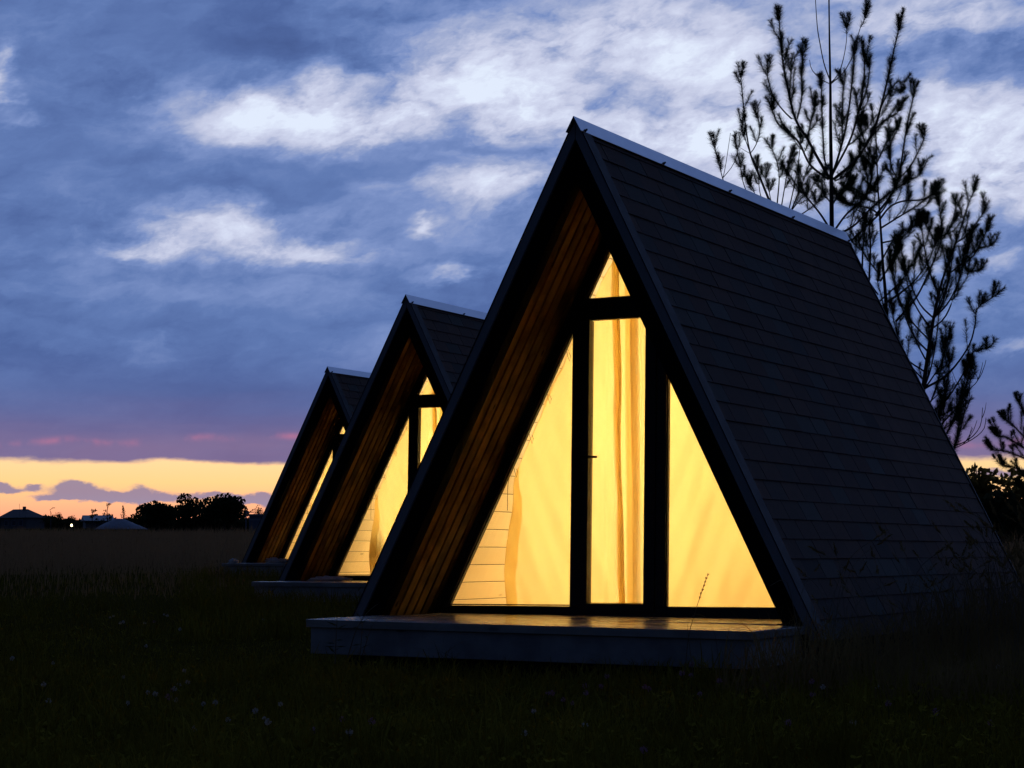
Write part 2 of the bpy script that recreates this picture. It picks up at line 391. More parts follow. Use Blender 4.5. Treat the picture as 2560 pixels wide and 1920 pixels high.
# ------------------------------------------------------------------ ground
def ground_z(x, y):
    s = x * HEAD.x + y * HEAD.y
    r = x * SIDE.x + y * SIDE.y
    z = -0.36
    if s > -2: z += 0.0163 * min(s + 2, 520) * (1 - math.exp(-((s + 2) / 14.0) ** 1.5))
    z += .035 * math.sin(x * .9 + .5) * math.sin(y * .7 + 1.1) + .02 * math.sin(x * 2.3 + y * 1.7)
    if s > 30: z += min((s - 30) / 60, 1) * .25 * math.sin(r * .05 + s * .03)
    if r > 6 and s > -8: z += min((r - 6) * .02, .25)
    return z
def build_ground():
    ss = np.unique(np.concatenate([np.linspace(-40, -16, 7), np.linspace(-16, 40, 90), np.geomspace(40, 700, 50), np.array([900, 1400, 2500, 5000])]))
    rr = np.unique(np.concatenate([-np.geomspace(12, 4000, 34), np.linspace(-12, 12, 60), np.geomspace(12, 4000, 34)]))
    V = []; F = []
    for s in ss:
        for r in rr:
            x = HEAD.x * s + SIDE.x * r; y = HEAD.y * s + SIDE.y * r
            V.append((x, y, ground_z(x, y)))
    n = len(rr)
    for i in range(len(ss) - 1):
        for j in range(n - 1):
            F.append((i * n + j, i * n + j + 1, (i + 1) * n + j + 1, (i + 1) * n + j))
    me = np_mesh('ground', V, F)
    mt, T, b = base_mat('meadow soil')
    co = T.node('ShaderNodeTexCoord').outputs['Object']
    f = T.noise(co, .35, 6, .6); g = T.noise(co, 9, 6, .7)
    c = T.mix(T.m('MULTIPLY', T.m('ADD', f, g), .55), (.026, .021, .004, 1), (.080, .058, .010, 1))
    T.put(b.inputs['Base Color'], c); b.inputs['Roughness'].default_value = 1.0; b.inputs['Specular IOR Level'].default_value = 0.0
    bp = T.node('ShaderNodeBump'); bp.inputs['Strength'].default_value = .8; bp.inputs['Distance'].default_value = .05
    T.put(bp.inputs['Height'], g); T.put(b.inputs['Normal'], bp.outputs[0])
    o = obj('ground', me, mt, smooth=True); o['kind'] = 'structure'
    tag(o, 'dark grassy field rising gently towards the far tree line', None)
build_ground()

# ------------------------------------------------------------------ cabins
H, W, L, D = 3.4, 3.4119, 5.77, 0.9262
SH = 0.0204
MS = {s: (W / 2 - s * SH * H) / H for s in (-1, 1)}          # run per rise of each slope
SEC = {s: math.sqrt(1 + MS[s] ** 2) for s in (-1, 1)}
ZB = -0.14                                                     # eaves below deck level
def xo(s, z, off=0.0): return s * (W / 2 - MS[s] * z) - s * off * SEC[s]
def zapex(off): return H - off * SEC[1] / (W / 2 / H)          # where an offset slope meets the centre line
def slope_poly(s, o0, o1, z0=ZB, z1=None):
    """cross-section of a board lying under slope s between perpendicular offsets o0 and o1"""
    if z1 is None:
        a, b = zapex(o0), zapex(o1)
        p = [(xo(s, z0, o0), z0), (SH * a + s * .0015, a), (SH * b + s * .0015, b), (xo(s, z0, o1), z0)]
    else:
        p = [(xo(s, z0, o0), z0), (xo(s, z1, o0), z1), (xo(s, z1, o1), z1), (xo(s, z0, o1), z0)]
    return p if s > 0 else p[::-1]
def shx(p): return (p[0] + SH * p[2], p[1], p[2])              # the whole house stands very slightly out of plumb

EXPO, TABW = 0.146, 0.333
def tab_mesh(w, h=.165, t=.005, curl=0.0, seg=1, name='shingle'):
    mb = MB(); vs = []; fs = []
    xs = np.linspace(0, w, seg + 1)
    for x in xs:
        c = curl * max(0, 1 - x / .16) ** 2
        # lower edge stands proud, upper end tucked under the next course
        vs += [(x, 0, .002 + c), (x, 0, .002 + t + c), (x, h, -.001 + c * .9), (x, h, -.006 + c * .9)]
    for i in range(seg):
        a = 4 * i; b = a + 4
        fs += [(a, b, b + 1, a + 1), (a + 1, b + 1, b + 2, a + 2), (a + 2, b + 2, b + 3, a + 3), (a + 3, b + 3, b, a)]
    fs += [(0, 1, 2, 3), (4 * seg + 3, 4 * seg + 2, 4 * seg + 1, 4 * seg)]
    mb.add(vs, fs); me = mb.mesh(name); me.materials.append(M['shingle']); return me
TAB = tab_mesh(TABW - .007)
TAB_ENDS = {o: tab_mesh(TABW * o - .007, curl=.010, seg=6) for o in (.27, .55, .78)}
TAB_CURL = tab_mesh(TABW - .007, curl=.010, seg=8)
TAB_HALF = tab_mesh(TABW * .5 - .007)
TABS = {'t': TAB, 'c': TAB_CURL, 'h': TAB_HALF, **TAB_ENDS}
Y_F, Y_B = 0.085, L

def shingle_list(s):
    n = Vector((s, 0, MS[s])).normalized()
    up = Vector((-s * MS[s], 0, 1)).normalized()
    ln = (H - ZB) * SEC[s]; rows = int(ln / EXPO) + 1
    out = []
    R = random.Random(7)
    for r in range(rows):
        z = ZB + r * EXPO / SEC[s]
        if z > H - .06: break
        start = Y_F; first = True
        y = Y_F
        offs = [0.0, .55, .27, .78][r % 4]
        if offs: out.append((offs, y, z)); y += TABW * offs
        while y < Y_B - .05:
            w = min(TABW, Y_B - y)
            out.append((('c' if y < Y_F + .01 else 't') if w > TABW * .6 else 'h', y, z)); y += TABW
    mats = []
    for k, y, z in out:
        m4 = Matrix.Identity(4)
        ax = Vector((0, 1, 0))
        nn = n; uu = up
        if s > 0: cols = (ax, uu, nn)
        else: cols = (ax, uu, nn)
        for i in range(3):
            for c in range(3): m4[i][c] = cols[c][i]
        p = Vector((xo(s, z), y, z)) + n * (R.uniform(-.001, .002) - .008)
        for i in range(3): m4[i][3] = p[i]
        top = (H - .012 - z) * SEC[s] / .165
        if top < 1: m4 = m4 @ Matrix.Diagonal((1, top, 1, 1))
        mats.append((k, y, z, m4))
    return mats

def make_cabin(idx, loc, rz, label, tabs_as_objects):
    root = empty('a_frame_cabin', loc, rz)
    tag(root, label, 'cabin', 'lit A-frame cabins standing in a row')
    # ---- roof
    for s in (1, -1):
        nm = 'roof_panel'
        obj(nm, MB().prism(slope_poly(s, .016, .100), .0, L - .002), M['panel'], root)
    tabs = shingle_list(1)
    keep = tabs_as_objects(tabs)
    rest = MB()
    for i, (k, y, z, m4) in enumerate(tabs):
        me = TABS[k]
        if i in keep:
            o = bpy.data.objects.new('shingle', me); COL.objects.link(o); o.parent = root; o.matrix_local = m4
        else:
            rest.add([m4 @ v.co for v in me.vertices], [tuple(p.vertices) for p in me.polygons])
    if rest.v:
        tag(obj('shingle_field', rest, M['shingle'], root), None, None, kind='stuff')
    left = MB()
    for k, y, z, m4 in shingle_list(-1):
        me = TABS[k]
        left.add([m4 @ v.co for v in me.vertices], [tuple(p.vertices)[::-1] for p in me.polygons])
    tag(obj('shingle_field', left, M['shingle'], root), None, None, kind='stuff')
    # ---- ridge cap: a bent sheet with screws along its lower edges
    cz = H + .022
    def leg(s, ln, t):
        top = (SH * H, cz); e = (xo(s, H - ln) + s * .014, H - ln + .004)
        return top, e
    cap = MB()
    tr_, er = leg(1, .088, 0); tl_, el_ = leg(-1, .088, 0)
    cap.prism([er, tr_, el_, (el_[0] + .002, el_[1] - .004), (tr_[0], tr_[1] - .006), (er[0] - .002, er[1] - .004)][::-1][::-1], -.055, L + .03)
    co = obj('ridge_cap', cap, M['cap'], root)
    for s, e in ((1, er), (-1, el_)):
        for yy in (.02, 1.38, 2.72, 4.20, 5.72):
            mb = MB()
            nrm = Vector((s, 0, MS[s])).normalized()
            p = Vector((e[0], yy, e[1])) + Vector((-s * .004, 0, .010))
            mb.tube([p, p + nrm * .006], .011, 8); mb.tube([p + nrm * .006, p + nrm * .020], .007, 6)
            obj('screw', mb, M['screw'], co)
    # ---- barge boards
    for s in (1, -1):
        b = obj('fascia_board', MB().prism(slope_poly(s, -.004, .060), -.022, .020), M['fascia'], root); bevel(b, .004)
        b = obj('barge_beam', MB().prism(slope_poly(s, .060, .188), -.004, .115), M['inner'], root); bevel(b, .004)
        b = obj('rear_fascia', MB().prism(slope_poly(s, -.004, .16), L, L + .03), M['drip'], root)
        # metal drip edge that the first shingles climb onto
        n = Vector((s, 0, MS[s])).normalized()
        dp = MB(); a, c = (xo(s, ZB), ZB), (xo(s, H - .09), H - .09)
        q = [(a[0] + n.x * .004, a[1] + n.z * .004), (c[0] + n.x * .004, c[1] + n.z * .004), (c[0] + n.x * .012, c[1] + n.z * .012), (a[0] + n.x * .012, a[1] + n.z * .012)]
        dp.prism(q if s < 0 else q[::-1], -.024, .115)
        obj('drip_edge', dp, M['drip'], root)
    # ---- soffit boards under the overhang
    bw = .1180
    for s in (-1, 1):
        y = .118
        while y < D + .02:
            y1 = min(y + bw - .024, D + .03)
            b = obj('soffit_board', MB().prism(slope_poly(s, .1005, .117, -.06), y, y1), M['soffit'], root); bevel(b, .003, 1)
            y += bw
        obj('soffit_trim', MB().prism(slope_poly(s, .118, .138, -.05), D - .045, D - .002), M['frame'], root)
    # ---- glazed front
    y0, y1 = D, D + .075
    fo, fi = .1185, .178
    def fx(mb): return mb.mesh('m', shx)
    for s in (-1, 1):
        obj('slope_frame', MB().prism(slope_poly(s, fo, fi, -.03), y0, y1), M['frame'], root)
    PL0, PL1, DL, DR, PR1 = -.463, -.340, -.322, .124, .288
    zb = .048; zt0, zt1 = 2.125, 2.283
    def xin(s, z): return xo(s, z, fi) - SH * z           # slope line in un-sheared x
    sill = obj('sill_frame', fx(MB().box(xin(-1, 0) - .02, xin(1, 0) + .02, y0 + .002, y1 - .002, -.045, zb - .004)), M['frame'], root); bevel(sill, .004)
    pst = obj('post', fx(MB().box(PL0, PL0 + .062, y0 - .003, y1 + .003, zb - .004, 2.14)), M['frame'], root); bevel(pst, .005)
    pst = obj('post', fx(MB().box(PR1 - .075, PR1, y0 - .003, y1 + .003, zb - .004, 2.14)), M['frame'], root); bevel(pst, .005)
    zt = zt1
    trn = obj('transom', fx(MB().box(xin(-1, zt0) - .01, xin(1, zt0) + .01, y0 - .004, y1 + .004, zt0 + .012, zt1)), M['frame'], root); bevel(trn, .004)
    # door leaf
    a0, a1 = PL0 + .064, PR1 - .077
    leaf = MB(); ya, yb = y0 - .012, y0 + .055
    leaf.box(a0, DL, ya, yb, .003, zt0 + .010); leaf.box(DR, a1, ya, yb, .003, zt0 + .010)
    leaf.box(DL, DR, ya, yb, .003, .066); leaf.box(DL, DR, ya, yb, zt0, zt0 + .010)
    dr = obj('door', fx(leaf), M['frame'], root); bevel(dr, .004)
    yp = y0 + .028
    obj('pane', fx(MB().box(DL - .004, DR + .004, yp, yp + .006, .062, zt0 + .004)), M['glass'], dr)
    sp = MB(); sp.box(DL + .006, DL + .011, yp + .012, yp + .016, .070, zt0 - .004); sp.box(DL + .001, DR - .006, yp + .012, yp + .016, .067, .071)
    obj('spacer', fx(sp), M['inner'], dr)
    hd = MB(); hx, hz = -.351, 1.128
    hd.box(hx - .014, hx + .014, ya - .010, ya, hz - .10, hz + .05)
    hd.tube([(hx, ya - .005, hz), (hx, ya - .052, hz)], .009, 8)
    hd.tube([(hx - .006, ya - .050, hz), (hx + .05, ya - .056, hz - .002), (hx + .125, ya - .052, hz - .006)], [.010, .0095, .0085], 8)
    obj('handle', fx(hd), M['handle'], dr)
    cyl = MB(); cyl.tube([(hx, ya - .001, hz - .075), (hx, ya - .014, hz - .075)], .009, 8); obj('lock', fx(cyl), M['handle'], dr)
    # windows: pane + bead, each its own part
    def window(poly, nm='window'):
        cx = sum(p[0] for p in poly) / len(poly); czz = sum(p[1] for p in poly) / len(poly)
        def grow(p, d):
            v = Vector((p[0] - cx, p[1] - czz)); return (p[0] + v.x / v.length * d, p[1] + v.y / v.length * d)
        bead = MB(); n = len(poly)
        for i in range(n):
            p, q = poly[i], poly[(i + 1) % n]
            p2, q2 = (p[0] + (cx - p[0]) * .035, p[1] + (czz - p[1]) * .035), (q[0] + (cx - q[0]) * .035, q[1] + (czz - q[1]) * .035)
            e = Vector((q[0] - p[0], q[1] - p[1])).normalized(); nn = Vector((-e.y, e.x)) * .008
            bead.prism([p, q, (q[0] + nn.x, q[1] + nn.y), (p[0] + nn.x, p[1] + nn.y)], y0 + .020, y0 + .052)
        w = obj(nm, fx(bead), M['frame'], root)
        g = [grow(p, .004) for p in poly]
        obj('pane', fx(MB().prism(g, yp + .004, yp + .010)), M['glass'], w)
        return w
    zl = (PL0 - xin(-1, 0)) / (xin(-1, 1) - xin(-1, 0))
    window([(xin(-1, zb), zb), (PL0, zb), (PL0, zl)])
    zr = (PR1 - xin(1, 0)) / (xin(1, 1) - xin(1, 0))
    window([(PR1, zb - .008), (xin(1, zb), zb - .008), (PR1, zr)])
    za = zapex(fi)
    window([(xin(-1, zt1), zt1), (xin(1, zt1), zt1), (0, za)])
    # triangular lights beside the door head
    zc = zt0
    # ---- inside: boards, floor, back wall
    pw = .150
    for s in (-1, 1):
        z = -.05; k = 0
        while z < H - .34:
            z2 = min(z + (pw - .005) / SEC[s], H - .30)
            if s < 0:
                b = obj('wall_board', MB().prism(slope_poly(s, .1005, .1165, z, z2), D + .078, L - .12), M['pine'], root); bevel(b, .004, 1)
            z += pw / SEC[s]
        if s > 0:
            obj('inner_lining', MB().prism(slope_poly(s, .1005, .1165, -.05, H - .30), D + .078, L - .12), M['pine'], root)
    obj('floor', MB().box(-1.55, 1.55, D + .076, L - .1, -.06, -.004), M['pinewall'], root)
    obj('rear_wall', MB().prism([(xo(-1, -.05, .118), -.05), (xo(1, -.05, .118), -.05), (SH * H, zapex(.118))], L - .12, L - .03), M['pinewall'], root)
    obj('foundation', MB().box(-1.5, 1.5, .05, L - .05, -.62, -.07), M['black'], root)
    # ---- lamp inside, plus an added low fill light that evens the window glow
    for k, (pos, e) in enumerate((((.10, D + 1.9, 2.05), .62), ((-.25, D + 1.7, .75), .46))):
        ld = bpy.data.lights.new('cabin_lamp_and_fill', 'POINT'); ld.energy = LAMP_AND_FILL * e; ld.color = (1.0, .90, .50); ld.shadow_soft_size = .25
        lo = bpy.data.objects.new('cabin_lamp_and_fill', ld); COL.objects.link(lo); lo.parent = root; lo.location = pos
    return root
LAMP_AND_FILL = 100.0

def largest(tabs):
    order = sorted(range(len(tabs)), key=lambda i: tabs[i][1] + (.0 if tabs[i][2] > -.05 else 2))
    return set(order[:300])
def upper_front(ymax, zmin):
    return lambda tabs: {i for i, t in enumerate(tabs) if t[1] < ymax and t[2] > zmin}
SITES = [((0, 0, 0), 0.0), ((-6.448, 8.687, .135), .030), ((-13.52, 18.004, .336), .0145)]
C1 = make_cabin(0, *SITES[0], 'nearest and largest dark A-frame cabin with glowing glazed front', largest)
C2 = make_cabin(1, *SITES[1], 'middle dark A-frame cabin, partly hidden behind the nearest one', upper_front(2.4, 1.3))
C3 = make_cabin(2, *SITES[2], 'farthest and smallest dark A-frame cabin at the end of the row', upper_front(1.5, 2.0))

# ------------------------------------------------------------------ decks
def make_deck(root_site, label, xl, xr, yf, zl, zr, seed):
    loc, rz = root_site
    R = random.Random(seed)
    root = empty('wooden_deck', loc, rz); tag(root, label, 'deck', 'low wooden decks in front of the cabins')
    zt = lambda x: zl + (zr - zl) * (x - xl) / (xr - xl)
    def tilt(p): return (p[0], p[1], p[2] + zt(p[0]))
    y = yf; bw = .138
    i = 0
    while y < -.04:
        y1 = min(y + bw - .004, -.028)
        mb = MB().box(xl, xr, y, y1, -.052 if i else -.054, 0 + R.uniform(-.0012, .0012))
        b = obj('deck_board', mb.mesh('deck_board', tilt), M['deck'], root); bevel(b, .004); y += bw; i += 1
    # threshold between the roof legs
    y = -.024
    while y < D - .01:
        y1 = min(y + bw - .004, D - .004)
        mb = MB().box(xo(-1, 0, .21), xo(1, 0, .21), y, y1, -.05, -.008 + R.uniform(-.001, .001))
        b = obj('deck_board', mb.mesh('deck_board', lambda p: (p[0], p[1], p[2] + zt(p[0]) * .6)), M['deck'], root); bevel(b, .003); y += bw
    sk = MB().box(xl + .025, xr - .025, yf + .022, yf + .055, -.228, -.056)
    b = obj('skirt_board', sk.mesh('skirt_board', tilt), M['skirt'], root); bevel(b, .003)
    for xa in (xl + .026, xr - .060):
        sk = MB().box(xa, xa + .034, yf + .057, -.06, -.228, -.056); b = obj('skirt_board', sk.mesh('skirt_board', tilt), M['skirt'], root); bevel(b, .003)
    for xa in (xl + .3, (xl + xr) / 2, xr - .3):
        for ya in (yf + .25, -.25):
            obj('footing', MB().box(xa - .08, xa + .08, ya - .08, ya + .08, -.52, -.06), M['black'], root)
    return root
make_deck(SITES[0], 'pale wooden deck before the nearest cabin, lit by its windows', -1.48, 1.685, -1.0, -.003, -.044, 1)
make_deck(SITES[1], 'weathered wooden deck before the middle cabin', -1.48, 1.685, -1.0, -.01, -.03, 2)
make_deck(SITES[2], 'weathered wooden deck before the farthest cabin', -1.48, 1.685, -1.0, -.02, -.02, 3)

# ------------------------------------------------------------------ curtains
def curtain_mesh(side, seed):
    """hanging panel; breakpoints of the folded centre are given at top and bottom of the window"""
    R = random.Random(seed)
    ph = [R.uniform(0, 6.28) for _ in range(8)]
    NZ = 90; jm = 1 if side < 0 else 0
    z_lo = .030 if side < 0 else .020
    # free outer edge of the left panel
    pts = [(.03, -1.055), (.29, -1.075), (.50, -1.05), (.72, -1.016), (.94, -.995), (1.08, -.958), (1.36, -.825), (1.69, -.675), (2.04, -.475), (2.72, -.11)]
    zs_ = [p[0] for p in pts]; xs_ = [p[1] for p in pts]
    V = []; F = []
    base_y = D + .135
    ztop = 2.80
    cols = None
    for iz in range(NZ):
        z = z_lo + (ztop - z_lo) * iz / (NZ - 1)
        u = min(max((z - .05) / 2.08, 0), 1.25)
        k = u
        lerp = lambda b, t: b + (t - b) * k
        pinch = math.exp(-((z - .95) / .45) ** 2) * .022
        lim_r = xo(1, z, .150); lim_l = xo(-1, z, .150)
        if side < 0:
            xe = float(np.interp(z, zs_, xs_)) + SH * z * 0
            xe = max(xe, lim_l + .02) + .006 * math.sin(z * 17 + ph[0]) * (1 if z > 1 else .5)
            sw = .007 * math.sin(z * 2.6 + ph[2]) + .004 * math.sin(z * 6.1 + ph[3])
            hem = .085 * min(max((1.10 - z) / .25, 0), 1) + .012
            br = [xe + hem + .01 * math.sin(z * 5), xe, lerp(-.088, -.112) + sw, lerp(-.142, -.170) + pinch * .5 + sw * .6, lerp(-.028, -.030) - sw * .5, lerp(-.085, -.082)]
        else:
            xe = lim_r + .01
            sw = .006 * math.sin(z * 3.1 + ph[2]) + .003 * math.sin(z * 7.3 + ph[3])
            br = [xe, lerp(-.012, -.006) + sw, lerp(.026, .045) + sw * .5, lerp(-.034, -.042) + pinch * .3, lerp(.004, .012) - sw]
        br = [min(max(b, lim_l + .012), lim_r - .006) for b in br]
        row = []
        lay = 0
        for j in range(len(br) - 1):
            n = 110 if j == jm else 14
            for q in range(n):
                f = q / n
                x = br[j] + (br[j + 1] - br[j]) * f
                row.append((x, j, f))
        row.append((br[-1], len(br) - 2, 1.0))
        for (x, j, f) in row:
            d = abs(x - (-.06 if side < 0 else 0.0))
            near = math.exp(-(d / .16) ** 2)
            wave = .020 * math.sin(x * 9 + ph[1] + .6 * math.sin(z * 1.1)) + .004 * math.sin(x * 23 + ph[2] - z * .8) + near * (.010 * math.sin(x * 75 + ph[7] + .5 * z) + .006 * math.sin(x * 130 + ph[6]))
            wave += .007 * math.sin((x - side * z * .5) * 14 + ph[3]) + .005 * math.sin((x - side * z * .42) * 37 + ph[5])        # drag folds running to the hanging points
            low = math.exp(-(z / .35) ** 2)
            wave += low * (.010 * math.sin(x * 13 + ph[4]) + .006 * math.sin(x * 31 + ph[5] + z * 6))
            if j == jm: y = base_y + wave
            elif j < jm: y = base_y + wave - .010 * (1 - f)
            else:
                y = base_y + .016 * (j - jm + f) + .006 * math.sin(x * 60 + ph[6])
            V.append((x, y, z))
        cols = len(row)
    for i in range(NZ - 1):
        for j in range(cols - 1):
            F.append((i * cols + j, i * cols + j + 1, (i + 1) * cols + j + 1, (i + 1) * cols + j))
    me = np_mesh('curtain', V, F)
    me.materials.append(M['curtain'])
    return me
CUR = {s: curtain_mesh(s, 4 + s) for s in (-1, 1)}
CN = ['nearest', 'middle', 'farthest']
for i, (loc, rz) in enumerate(SITES):
    for s in (-1, 1):
        root = empty('curtain', loc, rz)
        tag(root, f"cream curtain behind the {'left' if s < 0 else 'right'} half of the {CN[i]} cabin's glass front", 'curtain', 'backlit cream curtains')
        obj('cloth', CUR[s], None, root, smooth=True)
        if s < 0:
            # cord threaded along the sloping edge with hanging ties
            mb = MB(); R = random.Random(3 + i); P_ = []
            for z in np.linspace(.75, 2.7, 40):
                x = float(np.interp(z, [.94, 1.08, 1.36, 1.69, 2.04, 2.72], [-1.02, -.972, -.838, -.688, -.488, -.12])) - .008 + R.uniform(-.004, .004)
                P_.append((max(x, xo(-1, z, .145)), D + .118, z))
            mb.tube(P_, .0022, 5)
            for z in (1.08, 1.33, 1.62, 1.93):
                x = float(np.interp(z, [p[2] for p in P_], [p[0] for p in P_]))
                mb.tube([(x + .004, D + .116, z), (x + .020, D + .108, z - .05), (x + .034, D + .106, z - .085), (x + .044, D + .108, z - .05), (x + .03, D + .112, z - .02)], .0022, 5)
            obj('cord', mb, M['straw'], root)

# ------------------------------------------------------------------ pines
def smooth_path(pts, step=.02):
    """Catmull-Rom resample of a list of Vectors"""
    if len(pts) == 2: pts = [pts[0], (pts[0] + pts[1]) / 2, pts[1]]
    P = [pts[0] * 2 - pts[1]] + list(pts) + [pts[-1] * 2 - pts[-2]]
    out = []
    for i in range(1, len(P) - 2):
        a, b, c, d = P[i - 1], P[i], P[i + 1], P[i + 2]
        n = max(2, int((c - b).length / step))
        for k in range(n):
            t = k / n
            out.append(.5 * ((2 * b) + (c - a) * t + (2 * a - 5 * b + 4 * c - d) * t * t + (3 * b - a - 3 * c + d) * t ** 3))
    out.append(pts[-1])
    return out
class Pine:
    def __init__(s, name, label, seed, base):
        s.R = random.Random(seed); s.wood = {}; s.nv = []; s.nf = []; s.name = name; s.label = label; s.base = base
        s.trunk = MB(); s.limbs = []
    def needles(s, path, frac=1.0, dens=1.0, ln=.088):
        R = s.R; n = len(path); i0 = int(n * (1 - frac))
        for i in range(max(i0, 1), n):
            t = (path[i] - path[i - 1])
            if t.length < 1e-6: continue
            t.normalize()
            a = t.orthogonal().normalized(); b = t.cross(a)
            k = 19 * dens
            k = int(k) + (1 if R.random() < k - int(k) else 0)
            for _ in range(k):
                th = R.uniform(0, 6.283); sp = R.uniform(.45, 1.15)
                dd = (t * math.cos(sp) + (a * math.cos(th) + b * math.sin(th)) * math.sin(sp))
                l = ln * R.uniform(.65, 1.15)
                w = dd.cross(Vector((R.uniform(-1, 1), R.uniform(-1, 1), R.uniform(-1, 1))))
                if w.length < .01: continue
                w = w.normalized() * .0013
                o = len(s.nv); p = path[i] + t * R.uniform(-.01, .01)
                s.nv += [tuple(p - w), tuple(p + w), tuple(p + dd * l)]; s.nf.append((o, o + 1, o + 2))
    def shoot(s, p, d, ln, r=.004, dens=1.0, curve=.5, store=None, needle=True):
        """one leafy shoot that bends upward and ends in a tuft of buds"""
        R = s.R; d = d.normalized(); pts = [p]
        n = 5
        for i in range(n):
            d = (d + Vector((R.uniform(-.1, .1), R.uniform(-.1, .1), curve * .28))).normalized(); pts.append(pts[-1] + d * ln / n)
        path = smooth_path(pts, .022)
        store.tube(path[::2] + [path[-1]], list(np.linspace(r, r * .5, len(path[::2]) + 1)), 4, False)
        if needle: s.needles(path, R.uniform(.7, .95), dens)
        for _ in range(R.randint(2, 4) if needle else 0):        # bud tuft
            dd = (d + Vector((R.uniform(-.55, .55), R.uniform(-.55, .55), R.uniform(-.1, .5)))).normalized()
            q = [path[-1] + dd * x for x in (0, .02, .045, .065)]
            store.tube([q[0], q[-1]], [r * .6, r * .5], 4, False); s.needles(q, 1, dens * 1.0, .050)
        return path
    def limb(s, pts, r0, r1, leafy=.6, side=3.0, slen=.28, dens=1.0, bare=False):
        """main branch: tapering wood, needles on the young part, side shoots"""
        R = s.R; mb = MB(); path = smooth_path(pts, .022); n = len(path)
        sub = path[::3] + [path[-1]]
        mb.tube(sub, list(np.linspace(r0, r1, len(sub))), 6)
        if not bare: s.needles(path, leafy, dens)
        tot = n * .022
        if side:
            k = int(tot * side * 1.1 + .5)
            for j in range(k):
                f = R.uniform(max(0.12, 1 - leafy - .25), .96); i = int(f * (n - 1))
                t = (path[min(i + 2, n - 1)] - path[max(i - 2, 0)]).normalized()
                o = Vector((R.uniform(-1, 1), R.uniform(-1, 1), R.uniform(-.4, .8)))
                o = (o - t * o.dot(t)).normalized()
                s.shoot(path[i], t * .75 + o * .7, slen * R.uniform(.45, 1.15) * (1.15 - .5 * f), .0045, dens, .7, mb, not bare)
        if not bare:
            for _ in range(3):
                t = (path[-1] - path[-4]).normalized()
                s.shoot(path[-1], t + Vector((R.uniform(-.6, .6), R.uniform(-.6, .6), .2)), R.uniform(.08, .17), .004, dens, .5, mb)
        s.limbs.append(mb)
    def finish(s, group):
        root = empty(s.name, s.base)
        tag(root, s.label, 'pine tree', group)
        inv = Vector(s.base)
        def put(nm, mb, mat):
            me = mb.mesh(nm, lambda p: (p[0] - inv.x, p[1] - inv.y, p[2] - inv.z)); return obj(nm, me, mat, root, True)
        put('trunk', s.trunk, M['bark'])
        for l in s.limbs: put('branch', l, M['bark'])
        V = np.array(s.nv, np.float32) - np.array(inv, np.float32)
        tag(obj('needles', np_mesh('needles', V, np.array(s.nf)), M['needle'], root), None, None, kind='stuff')
        return root
PG = 'pine trees behind the nearest cabin'
def zoomA(x, y): return (1740 + x * .36173, y * .36173)
def zoomB(x, y): return (2100 + x * .42198, 500 + y * .42198)
def traced(pine, pts, zm, d0, dd, r0, r1, **kw):
    n = len(pts); out = []
    for i, p in enumerate(pts):
        px = zm(*p); out.append(ray(px[0], px[1], d0 + dd * (i / (n - 1)) ** 1.2))
    pine.limb(out, r0, r1, **kw)
def ground_under(px, depth):
    p = ray(px, 1400, depth); return Vector((p.x, p.y, ground_z(p.x, p.y)))

